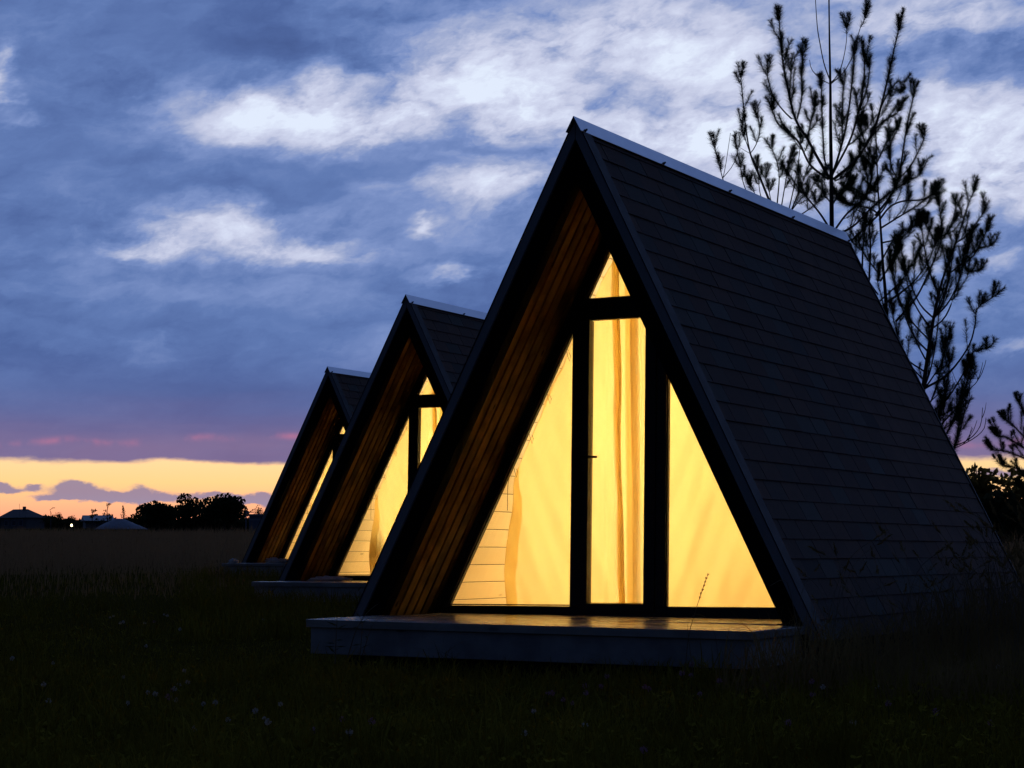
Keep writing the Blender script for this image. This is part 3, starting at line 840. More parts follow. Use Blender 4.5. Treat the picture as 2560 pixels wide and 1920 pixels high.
def pine_main():
    d = 21.0
    b = ground_under(2078, d)
    P = Pine('pine_tree', 'tall young pine with bare leader rising above the ridge of the nearest cabin', 21, b)
    tp = [b] + [ray(*zoomA(x, y), d) for x, y in ((940, 2400), (938, 1560), (935, 1240), (930, 850), (928, 570), (922, 250), (919, 0), (916, -260))]
    path = smooth_path(tp, .1)
    n = len(path); P.trunk.tube(path, [max(.055 * (1 - i / n) ** .8, .008) for i in range(n)], 8)
    z = zoomA
    T_ = lambda pts, dd, r0=.013, r1=.005, **k: traced(P, pts, z, d, dd, r0, r1, **k)
    T_([(925, 1235), (840, 1090), (770, 960), (690, 830), (640, 640), (600, 430), (575, 150)], -.5, .016, leafy=.72, side=3.2)
    T_([(690, 830), (650, 690), (655, 500)], .3, .008, leafy=.95, side=2.5, slen=.2)
    T_([(700, 820), (730, 680), (730, 520), (738, 390)], .5, .008, leafy=.95, side=3, slen=.2)
    T_([(915, 1240), (790, 1140), (720, 1000), (660, 930), (570, 860), (530, 770)], -.9, .012, leafy=.5, side=2.5, slen=.22)
    T_([(660, 820), (600, 760), (530, 660), (492, 520)], -.6, .008, leafy=.6, side=1.2, slen=.14)
    T_([(770, 960), (790, 860), (820, 745)], .5, .008, leafy=.9, side=4, slen=.18)
    T_([(935, 1180), (890, 1110), (876, 900), (866, 610)], .7, .010, leafy=.8, side=1.5, slen=.12)
    T_([(940, 1215), (990, 1060), (1040, 860), (1075, 600), (1095, 380)], .4, .013, leafy=.7, side=3.0, slen=.24)
    T_([(1010, 960), (1010, 800), (1018, 590)], .9, .008, leafy=.9, side=2.0, slen=.16)
    T_([(945, 1200), (1060, 980), (1110, 820), (1155, 620), (1165, 410)], -.5, .013, leafy=.65, side=3.2, slen=.24)
    T_([(1130, 760), (1180, 620), (1200, 470)], .4, .008, leafy=.9, side=3.0, slen=.18)
    T_([(950, 1240), (1100, 1110), (1220, 920), (1290, 690), (1345, 450), (1395, 225)], -.7, .016, leafy=.66, side=3.4, slen=.26)
    T_([(1270, 760), (1330, 640), (1400, 560), (1425, 620)], .5, .008, leafy=.8, side=3.0, slen=.2)
    T_([(1180, 980), (1270, 860), (1390, 780)], -.6, .009, leafy=.85, side=3.4, slen=.22)
    T_([(1060, 1000), (1110, 960), (1190, 880)], .6, .008, leafy=.8, side=3, slen=.18)
    # bare upper whorl
    T_([(928, 560), (885, 440), (855, 290), (838, 180), (823, -40)], .2, .007, .004, bare=True, side=0)
    T_([(926, 580), (860, 545), (800, 480), (785, 415)], -.3, .005, .003, bare=True, side=0)
    T_([(930, 575), (985, 510), (1020, 400), (1040, 280), (1042, 200)], .3, .006, .003, leafy=.12, side=0)
    T_([(931, 580), (1020, 500), (1085, 380), (1115, 270), (1130, 205), (1162, 140)], -.2, .006, .003, leafy=.1, side=0)
    # lower whorl, running down behind the roof
    T_([(935, 1600), (860, 1480), (770, 1370), (700, 1290), (640, 1200)], .9, .012, leafy=.5, side=4, slen=.3)
    T_([(938, 1620), (1040, 1480), (1150, 1380), (1210, 1250), (1205, 1160)], -.6, .013, leafy=.7, side=5, slen=.3, dens=1.3)
    T_([(940, 1640), (1090, 1560), (1220, 1430), (1340, 1330), (1425, 1280)], -1.0, .013, leafy=.55, side=4.5, slen=.3)
    T_([(960, 1250), (1040, 1210), (1090, 1140)], .7, .008, leafy=.8, side=5, slen=.2)
    T_([(930, 1400), (880, 1330), (870, 1240)], .6, .008, leafy=.8, side=4, slen=.2)
    T_([(940, 1420), (1000, 1330), (1070, 1280)], .8, .009, leafy=.8, side=5, slen=.24)
    P.finish(PG)
pine_main()
def pine_thin():
    d = 23.0
    b = ground_under(2210, d)
    P = Pine('pine_tree', 'slender pine with dense dark boughs just right of the tall one', 33, b)
    tp = [b] + [ray(*zoomA(x, y), d) for x, y in ((1320, 2400), (1290, 1800), (1275, 1560), (1258, 1300), (1250, 1100), (1242, 900))]
    path = smooth_path(tp, .1); n = len(path)
    P.trunk.tube(path, [max(.045 * (1 - i / n) ** .8, .008) for i in range(n)], 8)
    T_ = lambda pts, dd, r0=.012, r1=.005, **k: traced(P, pts, zoomA, d, dd, r0, r1, **k)
    T_([(1260, 1660), (1100, 1640), (1240, 1490), (1340, 1360), (1400, 1240), (1425, 1080), (1460, 860), (1500, 680)][2:], -.8, .015, leafy=.42, side=2.0, slen=.2)
    T_([(1400, 1240), (1480, 1150), (1540, 1040), (1575, 960)], -.6, .008, leafy=.75, side=1.2, slen=.16)
    T_([(1400, 1245), (1350, 1150), (1345, 1000), (1390, 900)], .5, .008, leafy=.8, side=3.5, slen=.2)
    T_([(1400, 1245), (1470, 1240), (1530, 1220), (1560, 1180)], .4, .006, leafy=.7, side=1, slen=.12)
    T_([(1050, 1690), (1180, 1560), (1300, 1440), (1400, 1240)], -.7, .015, leafy=.15, side=1.5, slen=.2)
    T_([(1255, 1150), (1200, 1050), (1160, 960), (1140, 880)], .5, .010, leafy=.85, side=5, slen=.26, dens=1.2)
    T_([(1252, 1120), (1300, 1020), (1330, 960)], .6, .009, leafy=.85, side=5, slen=.24)
    T_([(1258, 1330), (1200, 1280), (1175, 1190)], -.5, .010, leafy=.9, side=6, slen=.26, dens=1.5)
    T_([(1262, 1400), (1190, 1380), (1130, 1330), (1070, 1290)], .8, .010, leafy=.85, side=6, slen=.26, dens=1.3)
    T_([(1265, 1480), (1200, 1440), (1110, 1420), (1040, 1400)], -.6, .011, leafy=.8, side=6, slen=.28, dens=1.3)
    T_([(1268, 1520), (1340, 1430), (1430, 1390), (1560, 1380), (1640, 1340)], -.8, .012, leafy=.55, side=5, slen=.28)
    T_([(1272, 1580), (1400, 1500), (1530, 1420), (1620, 1350)], .6, .011, leafy=.6, side=4.5, slen=.26)
    T_([(1280, 1680), (1420, 1640), (1530, 1540)], .8, .010, leafy=.6, side=4, slen=.24)
    z = zoomB
    B_ = lambda pts, dd, r0=.012, r1=.005, **k: traced(P, pts, z, d, dd, r0, r1, **k)
    B_([(235, 600), (300, 540), (370, 470), (430, 370)], -.6, .010, leafy=.5, side=4, slen=.26)
    B_([(240, 480), (320, 340), (345, 280)], .6, .010, leafy=.6, side=5, slen=.24, dens=1.3)
    B_([(235, 380), (330, 220), (450, 150)], -.5, .010, leafy=.6, side=3, slen=.2)
    B_([(130, 520), (135, 300), (150, 150)], .8, .014, .008, leafy=.3, side=3, slen=.24)
    B_([(170, 520), (180, 300), (175, 160)], -.5, .013, .008, leafy=.3, side=3, slen=.24)
    B_([(225, 560), (170, 480), (90, 350), (60, 270)], .5, .009, leafy=.6, side=4, slen=.22)
    B_([(225, 430), (150, 330), (110, 250)], -.7, .009, leafy=.7, side=4, slen=.22)
    P.finish(PG)
pine_thin()
def pine_right():
    d = 21.5
    b = ground_under(2300, d)
    P = Pine('pine_tree', 'bushy leaning pine beyond the lower right roof edge with drooping bare twigs', 45, b)
    tp = [b] + [ray(*zoomB(x, y), d) for x, y in ((470, 1400), (492, 1130), (515, 960), (555, 700), (605, 480), (690, 240), (765, 10))]
    path = smooth_path(tp, .1); n = len(path)
    P.trunk.tube(path, [max(.050 * (1 - i / n) ** .9, .006) for i in range(n)], 8)
    B_ = lambda pts, dd, r0=.012, r1=.004, **k: traced(P, pts, zoomB, d, dd, r0, r1, **k)
    B_([(690, 240), (725, 140), (765, 10), (790, -40)], .2, .008, leafy=1, side=3, slen=.2)
    B_([(680, 260), (760, 200), (840, 90)], -.4, .008, leafy=.85, side=4, slen=.22)
    B_([(700, 400), (800, 300), (890, 270)], .5, .008, leafy=.8, side=4, slen=.2)
    B_([(640, 440), (720, 380), (790, 330), (860, 200)], -.5, .009, leafy=.8, side=4.5, slen=.24)
    B_([(600, 480), (740, 370), (750, 420), (815, 420)][1:], .5, .008, leafy=.8, side=5, slen=.2)
    B_([(330, 720), (450, 580), (530, 420), (580, 300), (600, 240)], -.6, .013, leafy=.5, side=4, slen=.24)
    B_([(260, 620), (420, 500), (520, 370), (560, 260)], .7, .012, leafy=.5, side=4, slen=.22)
    B_([(560, 280), (600, 180), (590, 40)], -.3, .008, leafy=.9, side=4, slen=.2)
    B_([(570, 270), (540, 200), (510, 150)], .4, .007, leafy=.9, side=4, slen=.18)
    B_([(600, 240), (650, 170), (690, 40)], .4, .007, leafy=.9, side=4, slen=.2)
    B_([(495, 1120), (640, 1030), (760, 870), (800, 740), (815, 640), (900, 580)], -.7, .013, leafy=.35, side=3.2, slen=.24)
    B_([(530, 1270), (640, 1170), (740, 1010), (790, 900), (870, 880)], .8, .012, leafy=.2, side=2.2, slen=.22)
    B_([(590, 1340), (700, 1220), (770, 1120), (815, 1070), (800, 1020)], -.5, .009, .003, bare=True, side=5, slen=.3)
    B_([(560, 1290), (650, 1250), (740, 1180), (770, 1120)], .6, .007, .003, bare=True, side=6, slen=.26)
    B_([(600, 1370), (690, 1300), (750, 1240), (770, 1140)], -.7, .007, .003, bare=True, side=5, slen=.26)
    B_([(540, 1190), (620, 1120), (700, 1090), (770, 1090)], .5, .006, .003, bare=True, side=5, slen=.28)
    B_([(625, 1480), (760, 1420), (830, 1340), (845, 1230)], .2, .007, .003, bare=True, side=3, slen=.24)
    B_([(640, 1490), (780, 1420), (850, 1360), (865, 1290)], -.3, .006, .003, bare=True, side=3, slen=.2)
    for k in range(24):
        R = P.R; f = R.uniform(.28, .80); i = int(f * (n - 1)); p = path[i]
        sgn = R.choice((-1, 1)); az = R.uniform(-1, 1)
        dirv = SIDE * sgn * R.uniform(.35, .9) + HEAD * az * .8
        ln = R.uniform(.55, 1.15) * (1.2 - .6 * f)
        u = Vector((0, 0, ln))
        q = [p, p + dirv * ln * .30 + u * R.uniform(.18, .32), p + dirv * ln * .55 + u * .62, p + dirv * ln * .70 + u * 1.05]
        P.limb(q, .010, .004, leafy=.5, side=4, slen=.24)
    P.finish(PG)
pine_right()
def pine_back():
    d = 25.0
    b = ground_under(1985, d)
    P = Pine('pine_tree', 'sparse pine tops showing over the ridge left of the tall pine', 52, b)
    tp = [b] + [ray(*zoomA(x, y), d) for x, y in ((640, 2600), (600, 1900), (560, 1500), (500, 1370), (440, 1220), (375, 1060), (340, 850), (320, 650), (310, 540))]
    path = smooth_path(tp, .1); n = len(path)
    P.trunk.tube(path, [max(.050 * (1 - i / n) ** .8, .006) for i in range(n)], 8)
    T_ = lambda pts, dd, r0=.009, r1=.004, **k: traced(P, pts, zoomA, d, dd, r0, r1, **k)
    T_([(340, 850), (328, 720), (318, 620), (310, 540)], 0, .006, leafy=1, side=3, slen=.2)
    T_([(375, 1060), (350, 990), (320, 900), (318, 860)], .3, .006, leafy=.6, side=3, slen=.14)
    T_([(375, 1060), (410, 1010), (440, 920), (432, 830)], -.3, .006, leafy=.6, side=3, slen=.14)
    T_([(375, 1062), (320, 1030), (275, 1000)], .2, .004, .002, bare=True, side=0)
    T_([(260, 1420), (215, 1320), (185, 1235), (160, 1140), (132, 1030)], -.3, .008, leafy=.4, side=2, slen=.14)
    T_([(185, 1240), (205, 1140), (225, 1010), (238, 920)], .3, .005, .003, bare=True, side=0)
    T_([(190, 1225), (250, 1150), (280, 1080), (288, 1040)], -.2, .005, .003, leafy=.3, side=0)
    T_([(560, 1420), (575, 1230), (560, 1120), (525, 1030)], .5, .009, leafy=.5, side=3, slen=.2)
    T_([(590, 1430), (620, 1250), (640, 1110)], -.4, .008, leafy=.4, side=3, slen=.2)
    T_([(640, 1460), (690, 1230), (715, 1060), (722, 960)], .4, .008, .004, leafy=.15, side=1, slen=.2)
    T_([(660, 1450), (730, 1280), (780, 1140)], -.5, .009, leafy=.4, side=2, slen=.2)
    T_([(640, 1480), (720, 1380), (780, 1320)], .6, .009, leafy=.6, side=6, slen=.24)
    T_([(700, 1500), (790, 1440), (840, 1400)], -.4, .009, leafy=.6, side=6, slen=.24)
    T_([(420, 1400), (400, 1320), (372, 1270)], .3, .006, leafy=.5, side=5, slen=.18)
    T_([(470, 1420), (440, 1320), (430, 1180)], .4, .006, leafy=.4, side=3, slen=.16)
    T_([(350, 1330), (320, 1240), (308, 1160)], -.3, .006, leafy=.5, side=3, slen=.14)
    T_([(520, 1400), (500, 1300), (480, 1230)], .2, .006, leafy=.6, side=4, slen=.16)
    P.finish(PG)
pine_back()
def pine_edge():
    d = 30.0
    b = ground_under(2640, d)
    P = Pine('pine_tree', 'dark pine bough reaching in from the right edge above the bushes', 61, b)
    tp = [b] + [ray(x, y, d) for x, y in ((2640, 1300), (2625, 1150), (2600, 1060), (2590, 960))]
    path = smooth_path(tp, .1); n = len(path)
    P.trunk.tube(path, [max(.07 * (1 - i / n) ** .7, .01) for i in range(n)], 8)
    I = lambda x, y: (x, y)
    T_ = lambda pts, dd, **k: traced(P, pts, I, d, dd, .014, .006, dens=1.5, **k)
    T_([(2625, 1180), (2570, 1150), (2520, 1130), (2485, 1125)], -.4, leafy=.8, side=5, slen=.36)
    T_([(2615, 1120), (2570, 1100), (2530, 1060), (2515, 1050)], .5, leafy=.8, side=5, slen=.36)
    T_([(2620, 1150), (2560, 1120), (2520, 1095), (2495, 1090)], -.7, leafy=.8, side=5, slen=.34)
    T_([(2630, 1230), (2580, 1190), (2540, 1170), (2510, 1165)], .6, leafy=.7, side=5, slen=.36)
    T_([(2605, 1080), (2570, 1050), (2550, 1010)], .6, leafy=.8, side=5, slen=.34)
    T_([(2640, 1260), (2590, 1230), (2555, 1220)], -.3, leafy=.7, side=5, slen=.36)
    P.finish(PG)
pine_edge()

# ------------------------------------------------------------------ far background
def leaf_cloud(n, fn, size, R, flat=.6):
    """n small leaf-clump triangles pairs; fn() gives a centre"""
    V = []; F = []
    for i in range(n):
        c = fn(); a = Vector((R.gauss(0, 1), R.gauss(0, 1), R.gauss(0, 1))).normalized()
        b = a.orthogonal().normalized(); b = (b * R.uniform(.4, 1) + a.cross(b) * R.uniform(-1, 1)).normalized()
        sz = size * R.uniform(.5, 1.3); o = len(V)
        V += [tuple(c - a * sz), tuple(c + b * sz * flat), tuple(c + a * sz), tuple(c - b * sz * flat)]; F.append((o, o + 1, o + 2, o + 3))
    return V, F
def crown_points(R, lobes):
    def fn():
        l = R.choice(lobes)
        while True:
            v = Vector((R.uniform(-1, 1), R.uniform(-1, 1), R.uniform(-1, 1)))
            q = v.length
            if q < 1 and R.random() < .25 + .75 * q: break
        return Vector((l[0] + v.x * l[3], l[1] + v.y * l[3], l[2] + v.z * l[4]))
    return fn
def tree(name, label, px, py_top, py_base, width_px, depth, seed, group, kind='round', n=900, mat='foliage', leaf=None, cat='tree'):
    R = random.Random(seed)
    sc = depth / FPX
    p = ray(px, py_base, depth); gz = ground_z(p.x, p.y)
    base = Vector((p.x, p.y, min(gz, p.z)))
    top = ray(px, py_top, depth).z
    h = top - base.z; w = width_px * sc
    root = empty(name, base); tag(root, label, cat, group)
    lobes = []
    if kind == 'round':
        for k in range(11):
            a = R.uniform(0, 6.28); q = R.uniform(.15, .62)
            zz = R.uniform(.30, .80)
            lobes.append((math.cos(a) * q * w * .5, math.sin(a) * q * w * .5, h * zz, w * R.uniform(.18, .30), h * R.uniform(.12, .21)))
        lobes.append((0, 0, h * .80, w * .24, h * .19))
    elif kind == 'cone':
        for k in range(9):
            f = k / 8; lobes.append((R.uniform(-.05, .05) * w, R.uniform(-.05, .05) * w, h * (.15 + .78 * f), w * .5 * (1 - f * .88), h * .09))
    elif kind == 'sparse':
        for k in range(13):
            f = R.uniform(.25, .95); a = R.uniform(0, 6.28)
            q = w * .42 * (1.1 - f * .7); lobes.append((math.cos(a) * q, math.sin(a) * q, h * f, w * .13, h * .05))
        lobes.append((0, 0, h * .93, w * .1, h * .07))
    tr = MB(); pts = [Vector((0, 0, -.1)), Vector((.02 * w, 0, h * .4)), Vector((0, .02 * w, h * .85))]
    tr.tube(smooth_path(pts, h / 8), list(np.linspace(h * .022, h * .006, len(smooth_path(pts, h / 8)))), 6)
    for l in lobes:
        q0 = Vector((0, 0, max(h * .15, l[2] - h * .22))); tr.tube([q0, Vector((l[0] * .5, l[1] * .5, l[2] - h * .06)), Vector((l[0], l[1], l[2]))], [h * .010, h * .007, h * .003], 4)
    obj('trunk', tr, M['bark'], root)
    V, F = leaf_cloud(n, crown_points(R, lobes), leaf or w * .045, R)
    obj('crown', np_mesh('crown', V, F), M[mat], root)
    return root
FT = 'trees on the far edge of the field'
tree('field_tree', 'leftmost of the three big round dark trees across the field', 385, 1252, 1322, 118, 240, 1, FT, n=2600)
tree('field_tree', 'middle of the three big round dark trees, with an uneven crown', 463, 1232, 1322, 92, 250, 2, FT, n=2200)
tree('field_tree', 'rightmost and tallest of the three big round dark trees', 560, 1231, 1322, 118, 245, 3, FT, n=2800)
tree('field_tree', 'low rounded tree between the two right round trees', 510, 1262, 1322, 80, 248, 13, FT, n=1400)
tree('field_tree', 'small spiky tree beside the shed at the farthest cabin', 646, 1258, 1316, 34, 260, 4, FT, kind='round', n=700)
tree('field_tree', 'small round tree on the skyline right of the far house', 147, 1279, 1312, 34, 420, 5, FT, n=600)
tree('field_tree', 'tiny round tree just right of the lamp post on the skyline', 181, 1287, 1312, 34, 430, 6, FT, n=500)
tree('field_tree', 'tiny tree just left of the lamp post on the skyline', 112, 1284, 1312, 26, 425, 16, FT, n=420)
tree('field_tree', 'loose leafy tree on the skyline left of the tall sparse one', 230, 1272, 1312, 40, 400, 7, FT, kind='sparse', n=420)
tree('field_tree', 'tall sparse tree standing up against the pink skyline', 268, 1257, 1312, 34, 390, 8, FT, kind='sparse', n=420)
tree('field_tree', 'narrow pointed tree right of the tall sparse one', 308, 1264, 1312, 30, 385, 9, FT, kind='cone', n=420)
# dark hedge that closes the field
def hedge():
    R = random.Random(77); V = []; F = []
    def strip(x0, x1, y0, y1, d, n, s):
        def fn():
            x = R.uniform(x0, x1); t = y0 + 5 * math.sin(x * .045) + 3 * math.sin(x * .13 + 1)
            p = ray(x, R.uniform(t, y1), d + R.uniform(-6, 6)); return p
        v, f = leaf_cloud(n, fn, s, R); o = len(V); V.extend(v); F.extend(tuple(i + o for i in q) for q in f)
    strip(-500, 700, 1297, 1322, 440, 6500, .75)
    strip(300, 700, 1298, 1324, 255, 3500, .42)
    strip(2300, 3000, 1292, 1345, 150, 5000, .5)
    o = obj('distant_hedge', np_mesh('distant_hedge', V, F), M['foliage'])
    tag(o, 'dark distant hedge line along the far edge of the field', 'hedge', kind='stuff')
hedge()

def far_house():
    d = 430.0; s = d / FPX
    c = ray(56, 1311, d); gz = ground_z(c.x, c.y)
    # faces the viewer at an angle; gable on the left with a pale verge
    root = empty('house', (c.x, c.y, c.z - 1.2), YAW - .55); tag(root, 'low house with dark hipped roof at the far left skyline', 'house')
    w, dp, hw, hr = 7.4, 5.2, 2.6, 1.75 + 1.2
    wl = plain('pale render', (.16, .15, .14), .8); rf = plain('dark roof tiles', (.035, .028, .028), .7); vg = plain('pale verge', (.32, .34, .40), .6)
    obj('wall', MB().box(-w / 2, w / 2, -dp / 2, dp / 2, -.5, hw), wl, root)
    r = MB(); e = .5; zt = hw + 1.75
    r.add([(-w / 2 - e, -dp / 2 - e, hw - .05), (w / 2 + e, -dp / 2 - e, hw - .05), (w / 2 + e, dp / 2 + e, hw - .05), (-w / 2 - e, dp / 2 + e, hw - .05),
           (-w / 2 + 1.0, 0, zt), (w / 2 - 2.2, 0, zt)], [(0, 1, 5, 4), (1, 2, 5), (2, 3, 4, 5), (3, 0, 4), (3, 2, 1, 0)])
    ro = obj('roof', r, rf, root)
    obj('chimney', MB().box(.2, .7, -.2, .3, zt - .3, zt + .55), wl, ro)
    v = MB(); v.add([(-w / 2 - e - .05, -dp / 2 - e - .05, hw - .25), (-w / 2 + 1.0 - .1, -.1, zt - .1), (-w / 2 + 1.0 - .1, -.1, zt - .55), (-w / 2 - e - .05, -dp / 2 - e - .05, hw - .75),
                     (-w / 2 - e - .15, -dp / 2 - e, hw - .25), (-w / 2 + .8, 0, zt - .1), (-w / 2 + .8, 0, zt - .55), (-w / 2 - e - .15, -dp / 2 - e, hw - .75)],
                    [(0, 1, 2, 3), (7, 6, 5, 4), (0, 4, 5, 1), (2, 6, 7, 3), (1, 5, 6, 2), (3, 7, 4, 0)])
    obj('verge_board', v, vg, root)
    gl = plain('dark window glass', (.03, .035, .05), .15)
    for x in (-1.9, .2, 2.2):
        wn = obj('window', MB().box(x - .55, x + .55, -dp / 2 - .06, -dp / 2 + .02, .9, 2.1), vg, root)
        obj('pane', MB().box(x - .46, x + .46, -dp / 2 - .08, -dp / 2 - .062, .98, 2.02), gl, wn)
    # second roof further along
    c2 = ray(244, 1306, 410); r2 = empty('house', (c2.x, c2.y, c2.z - 1.5), YAW + .35); tag(r2, 'small house with pale roof edge between the skyline trees', 'house')
    obj('wall', MB().box(-2.6, 2.6, -2, 2, -.5, 1.9), wl, r2)
    q = MB(); q.add([(-3, -2.4, 1.8), (3, -2.4, 1.8), (3, 2.4, 1.8), (-3, 2.4, 1.8), (-3, 0, 2.9), (3, 0, 2.9)], [(0, 1, 5, 4), (2, 3, 4, 5), (1, 2, 5), (3, 0, 4), (3, 2, 1, 0)])
    obj('roof', q, plain('pale metal roof', (.30, .32, .36), .45), r2)
    obj('window', MB().box(-.6, .6, -2.05, -1.98, .6, 1.5), gl, r2)
far_house()
def mound():
    d = 190.0; s = d / FPX
    R = random.Random(5); c = ray(298, 1322, d); V = []; F = []; n = 26
    w, h = 66 * s * 1.05, 27 * s
    for i in range(n + 1):
        for j in range(n + 1):
            u, v = i / n * 2 - 1, j / n * 2 - 1
            r = math.hypot(u * (1 if u > 0 else 1.15), v); z = max(0, 1 - r) ** .85 * (1 - .2 * max(u, 0))
            z = min(z, .86) + .05 * R.random() * (r < 1)
            V.append((u * w, v * w * .8, z * h * 1.12 - .05))
    for i in range(n):
        for j in range(n): F.append((i * (n + 1) + j, (i + 1) * (n + 1) + j, (i + 1) * (n + 1) + j + 1, i * (n + 1) + j + 1))
    o = obj('gravel_mound', np_mesh('gravel_mound', V, F), plain('pale gravel', (.24, .25, .28), .9, var=.4, scale=3, bump=.8, bscale=20), smooth=True)
    o.location = c; o.rotation_euler = (0, 0, YAW); tag(o, 'pale gravel mound heaped in the field before the far trees', 'mound')
mound()
def shed():
    d = 200.0; s = d / FPX; c = ray(648, 1322, d); root = empty('field_shed', (c.x, c.y, c.z - .3), YAW + .1)
    tag(root, 'pale bluish shed with flat roof at the left edge of the farthest cabin', 'shed')
    mt = plain('pale painted metal', (.17, .19, .24), .5); rm = plain('pale roof sheet', (.30, .33, .40), .4)
    obj('wall', MB().box(-.95, 1.6, -1, 1, -.2, 1.55), mt, root)
    obj('roof', MB().box(-1.1, 1.8, -1.15, 1.15, 1.55, 1.70), rm, root)
    for i in range(9):
        obj('panel', MB().box(-.93 + i * .28, -.93 + i * .28 + .22, -1.03, -1.002, .0, 1.05), mt, root)
    obj('band', MB().box(-.96, 1.62, -1.05, -1.004, 1.10, 1.25), rm, root)
    c2 = ray(615, 1322, d); po = empty('gate_post', (c2.x, c2.y, c2.z - .3), YAW); tag(po, 'thin pale post with a crossbar beside the shed', 'post')
    obj('pole', MB().tube([(0, 0, -.2), (0, 0, 1.98)], .055, 8), rm, po)
    obj('crossbar', MB().box(-.04, .75, -.04, .04, 1.86, 1.95), rm, po)
    obj('bracket', MB().box(.06, .20, -.05, .05, 1.60, 1.82), rm, po)
shed()
def far_lamps():
    d = 400.0; c = ray(127, 1312, d); root = empty('street_lamp', (c.x, c.y, c.z - .5), YAW); tag(root, 'thin unlit street lamp against the pink horizon', 'street lamp')
    mt = plain('lamp steel', (.06, .06, .06), .5, metal=.5)
    obj('pole', MB().tube([(0, 0, -.5), (0, 0, 2.8), (-.1, 0, 3.1)], [.10, .07, .06], 6), mt, root)
    obj('arm', MB().tube([(-.1, 0, 3.1), (-.25, 0, 3.35), (.35, 0, 3.75)], .05, 6), mt, root)
    obj('head', MB().box(.25, .75, -.12, .12, 3.70, 3.82), mt, root)
    d = 300.0; c = ray(179, 1313, d); root = empty('yard_lamp', (c.x, c.y, c.z - 1.1), YAW); tag(root, 'tiny glowing yellowish yard lamp below the skyline', 'lamp')
    obj('pole', MB().tube([(0, 0, -.8), (0, 0, .9)], .05, 6), mt, root)
    em, T, b = base_mat('lamp globe'); b.inputs['Base Color'].default_value = (.9, .8, .5, 1)
    b.inputs['Emission Color'].default_value = (1, .82, .42, 1); b.inputs['Emission Strength'].default_value = 6
    g = MB(); g.tube([(0, 0, .90), (0, 0, .95), (0, 0, 1.08), (0, 0, 1.22), (0, 0, 1.29)], [.05, .12, .17, .12, .03], 10); obj('globe', g, em, root, True)
    d = 420.0; c = ray(50, 1270, d); root = empty('roof_mast', (c.x, c.y, c.z), YAW); tag(root, 'faint thin mast above the low far house', 'mast')
    obj('pole', MB().tube([(0.05, 0, -2.4), (-.12, 0, .9)], .03, 5), mt, root)
far_lamps()

# bushes beyond the right roof edge
BG = 'bushes beyond the right roof edge'
def bush(label, px, py_top, w_px, d, seed, n, mat='foliage'):
    tree('bush', label, px, py_top, 1345, w_px, d, seed, BG, n=n, mat=mat, leaf=.11, cat='bush')
bush('bush with leaves coloured as if backlit at the right roof edge', 2440, 1162, 130, 60, 31, 1700, 'foliage_glow_tint')
bush('dark bush at the right edge of the picture under the pine bough', 2545, 1168, 150, 64, 32, 1800, 'foliage_glow_tint')
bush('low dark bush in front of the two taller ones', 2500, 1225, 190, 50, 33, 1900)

# ------------------------------------------------------------------ grass
def cabin_clear(x, y):
    """inside a cabin or deck footprint?"""
    for (lx, ly, lz), rz in SITES:
        c, s = math.cos(-rz), math.sin(-rz); a, b = c * (x - lx) - s * (y - ly), s * (x - lx) + c * (y - ly)
        if -1.72 < a < 1.72 and -.02 < b < L + .03: return True
        if -1.46 < a < 1.67 and -.98 < b < 0: return True
    return False
def blades(name, pos, h, hw, bend, mat, label, seg=2, rngl=rng):
    """pos (n,3); curved two-segment blades, one object"""
    n = len(pos); pos = np.asarray(pos)
    az = rngl.uniform(0, 2 * np.pi, n); lean = rngl.uniform(.1, 1.0, n) * bend
    hh = h * rngl.uniform(.5, 1.25, n); ww = hw * rngl.uniform(.6, 1.3, n)
    dx, dy = np.cos(az), np.sin(az); fa = rngl.uniform(0, 2 * np.pi, n); wx, wy = np.cos(fa) * ww, np.sin(fa) * ww
    V = np.zeros((n, 5, 3), np.float32)
    V[:, 0] = pos; V[:, 0, 0] -= wx; V[:, 0, 1] -= wy
    V[:, 1] = pos; V[:, 1, 0] += wx; V[:, 1, 1] += wy
    mid = pos.copy(); mid[:, 0] += dx * lean * hh * .28; mid[:, 1] += dy * lean * hh * .28; mid[:, 2] += hh * .6
    V[:, 2] = mid; V[:, 2, 0] += wx * .75; V[:, 2, 1] += wy * .75
    V[:, 3] = mid; V[:, 3, 0] -= wx * .75; V[:, 3, 1] -= wy * .75
    tip = pos.copy(); tip[:, 0] += dx * lean * hh * .85; tip[:, 1] += dy * lean * hh * .85; tip[:, 2] += hh * (1 - .30 * lean)
    V[:, 4] = tip
    b = np.arange(n)[:, None] * 5
    F = np.concatenate([b + np.array([0, 1, 2]), b + np.array([0, 2, 3]), b + np.array([3, 2, 4])])
    o = obj(name, np_mesh(name, V.reshape(-1, 3), F), M[mat]); tag(o, label, 'grass', kind='stuff')
    return o
def scatter(n, d0, d1, a0, a1, power=1.0, keep=None):
    out = []
    while len(out) < n:
        d = d0 * (d1 / d0) ** (random.random() ** power); a = random.uniform(a0, a1)
        x = CAM.x + d * (HEAD.x + SIDE.x * a); y = CAM.y + d * (HEAD.y + SIDE.y * a)
        if cabin_clear(x, y): continue
        if keep and not keep(x, y, d, a): continue
        out.append((x, y, ground_z(x, y) - .01))
    return np.array(out)
def patch(x, y): return .5 + .5 * math.sin(x * .8 + 1.3 * math.sin(y * .6)) * math.sin(y * .9 + .7)
pos = scatter(95000, 5.2, 42, -.36, .36, 1.15, lambda x, y, d, a: random.random() < .35 + .65 * patch(x, y))
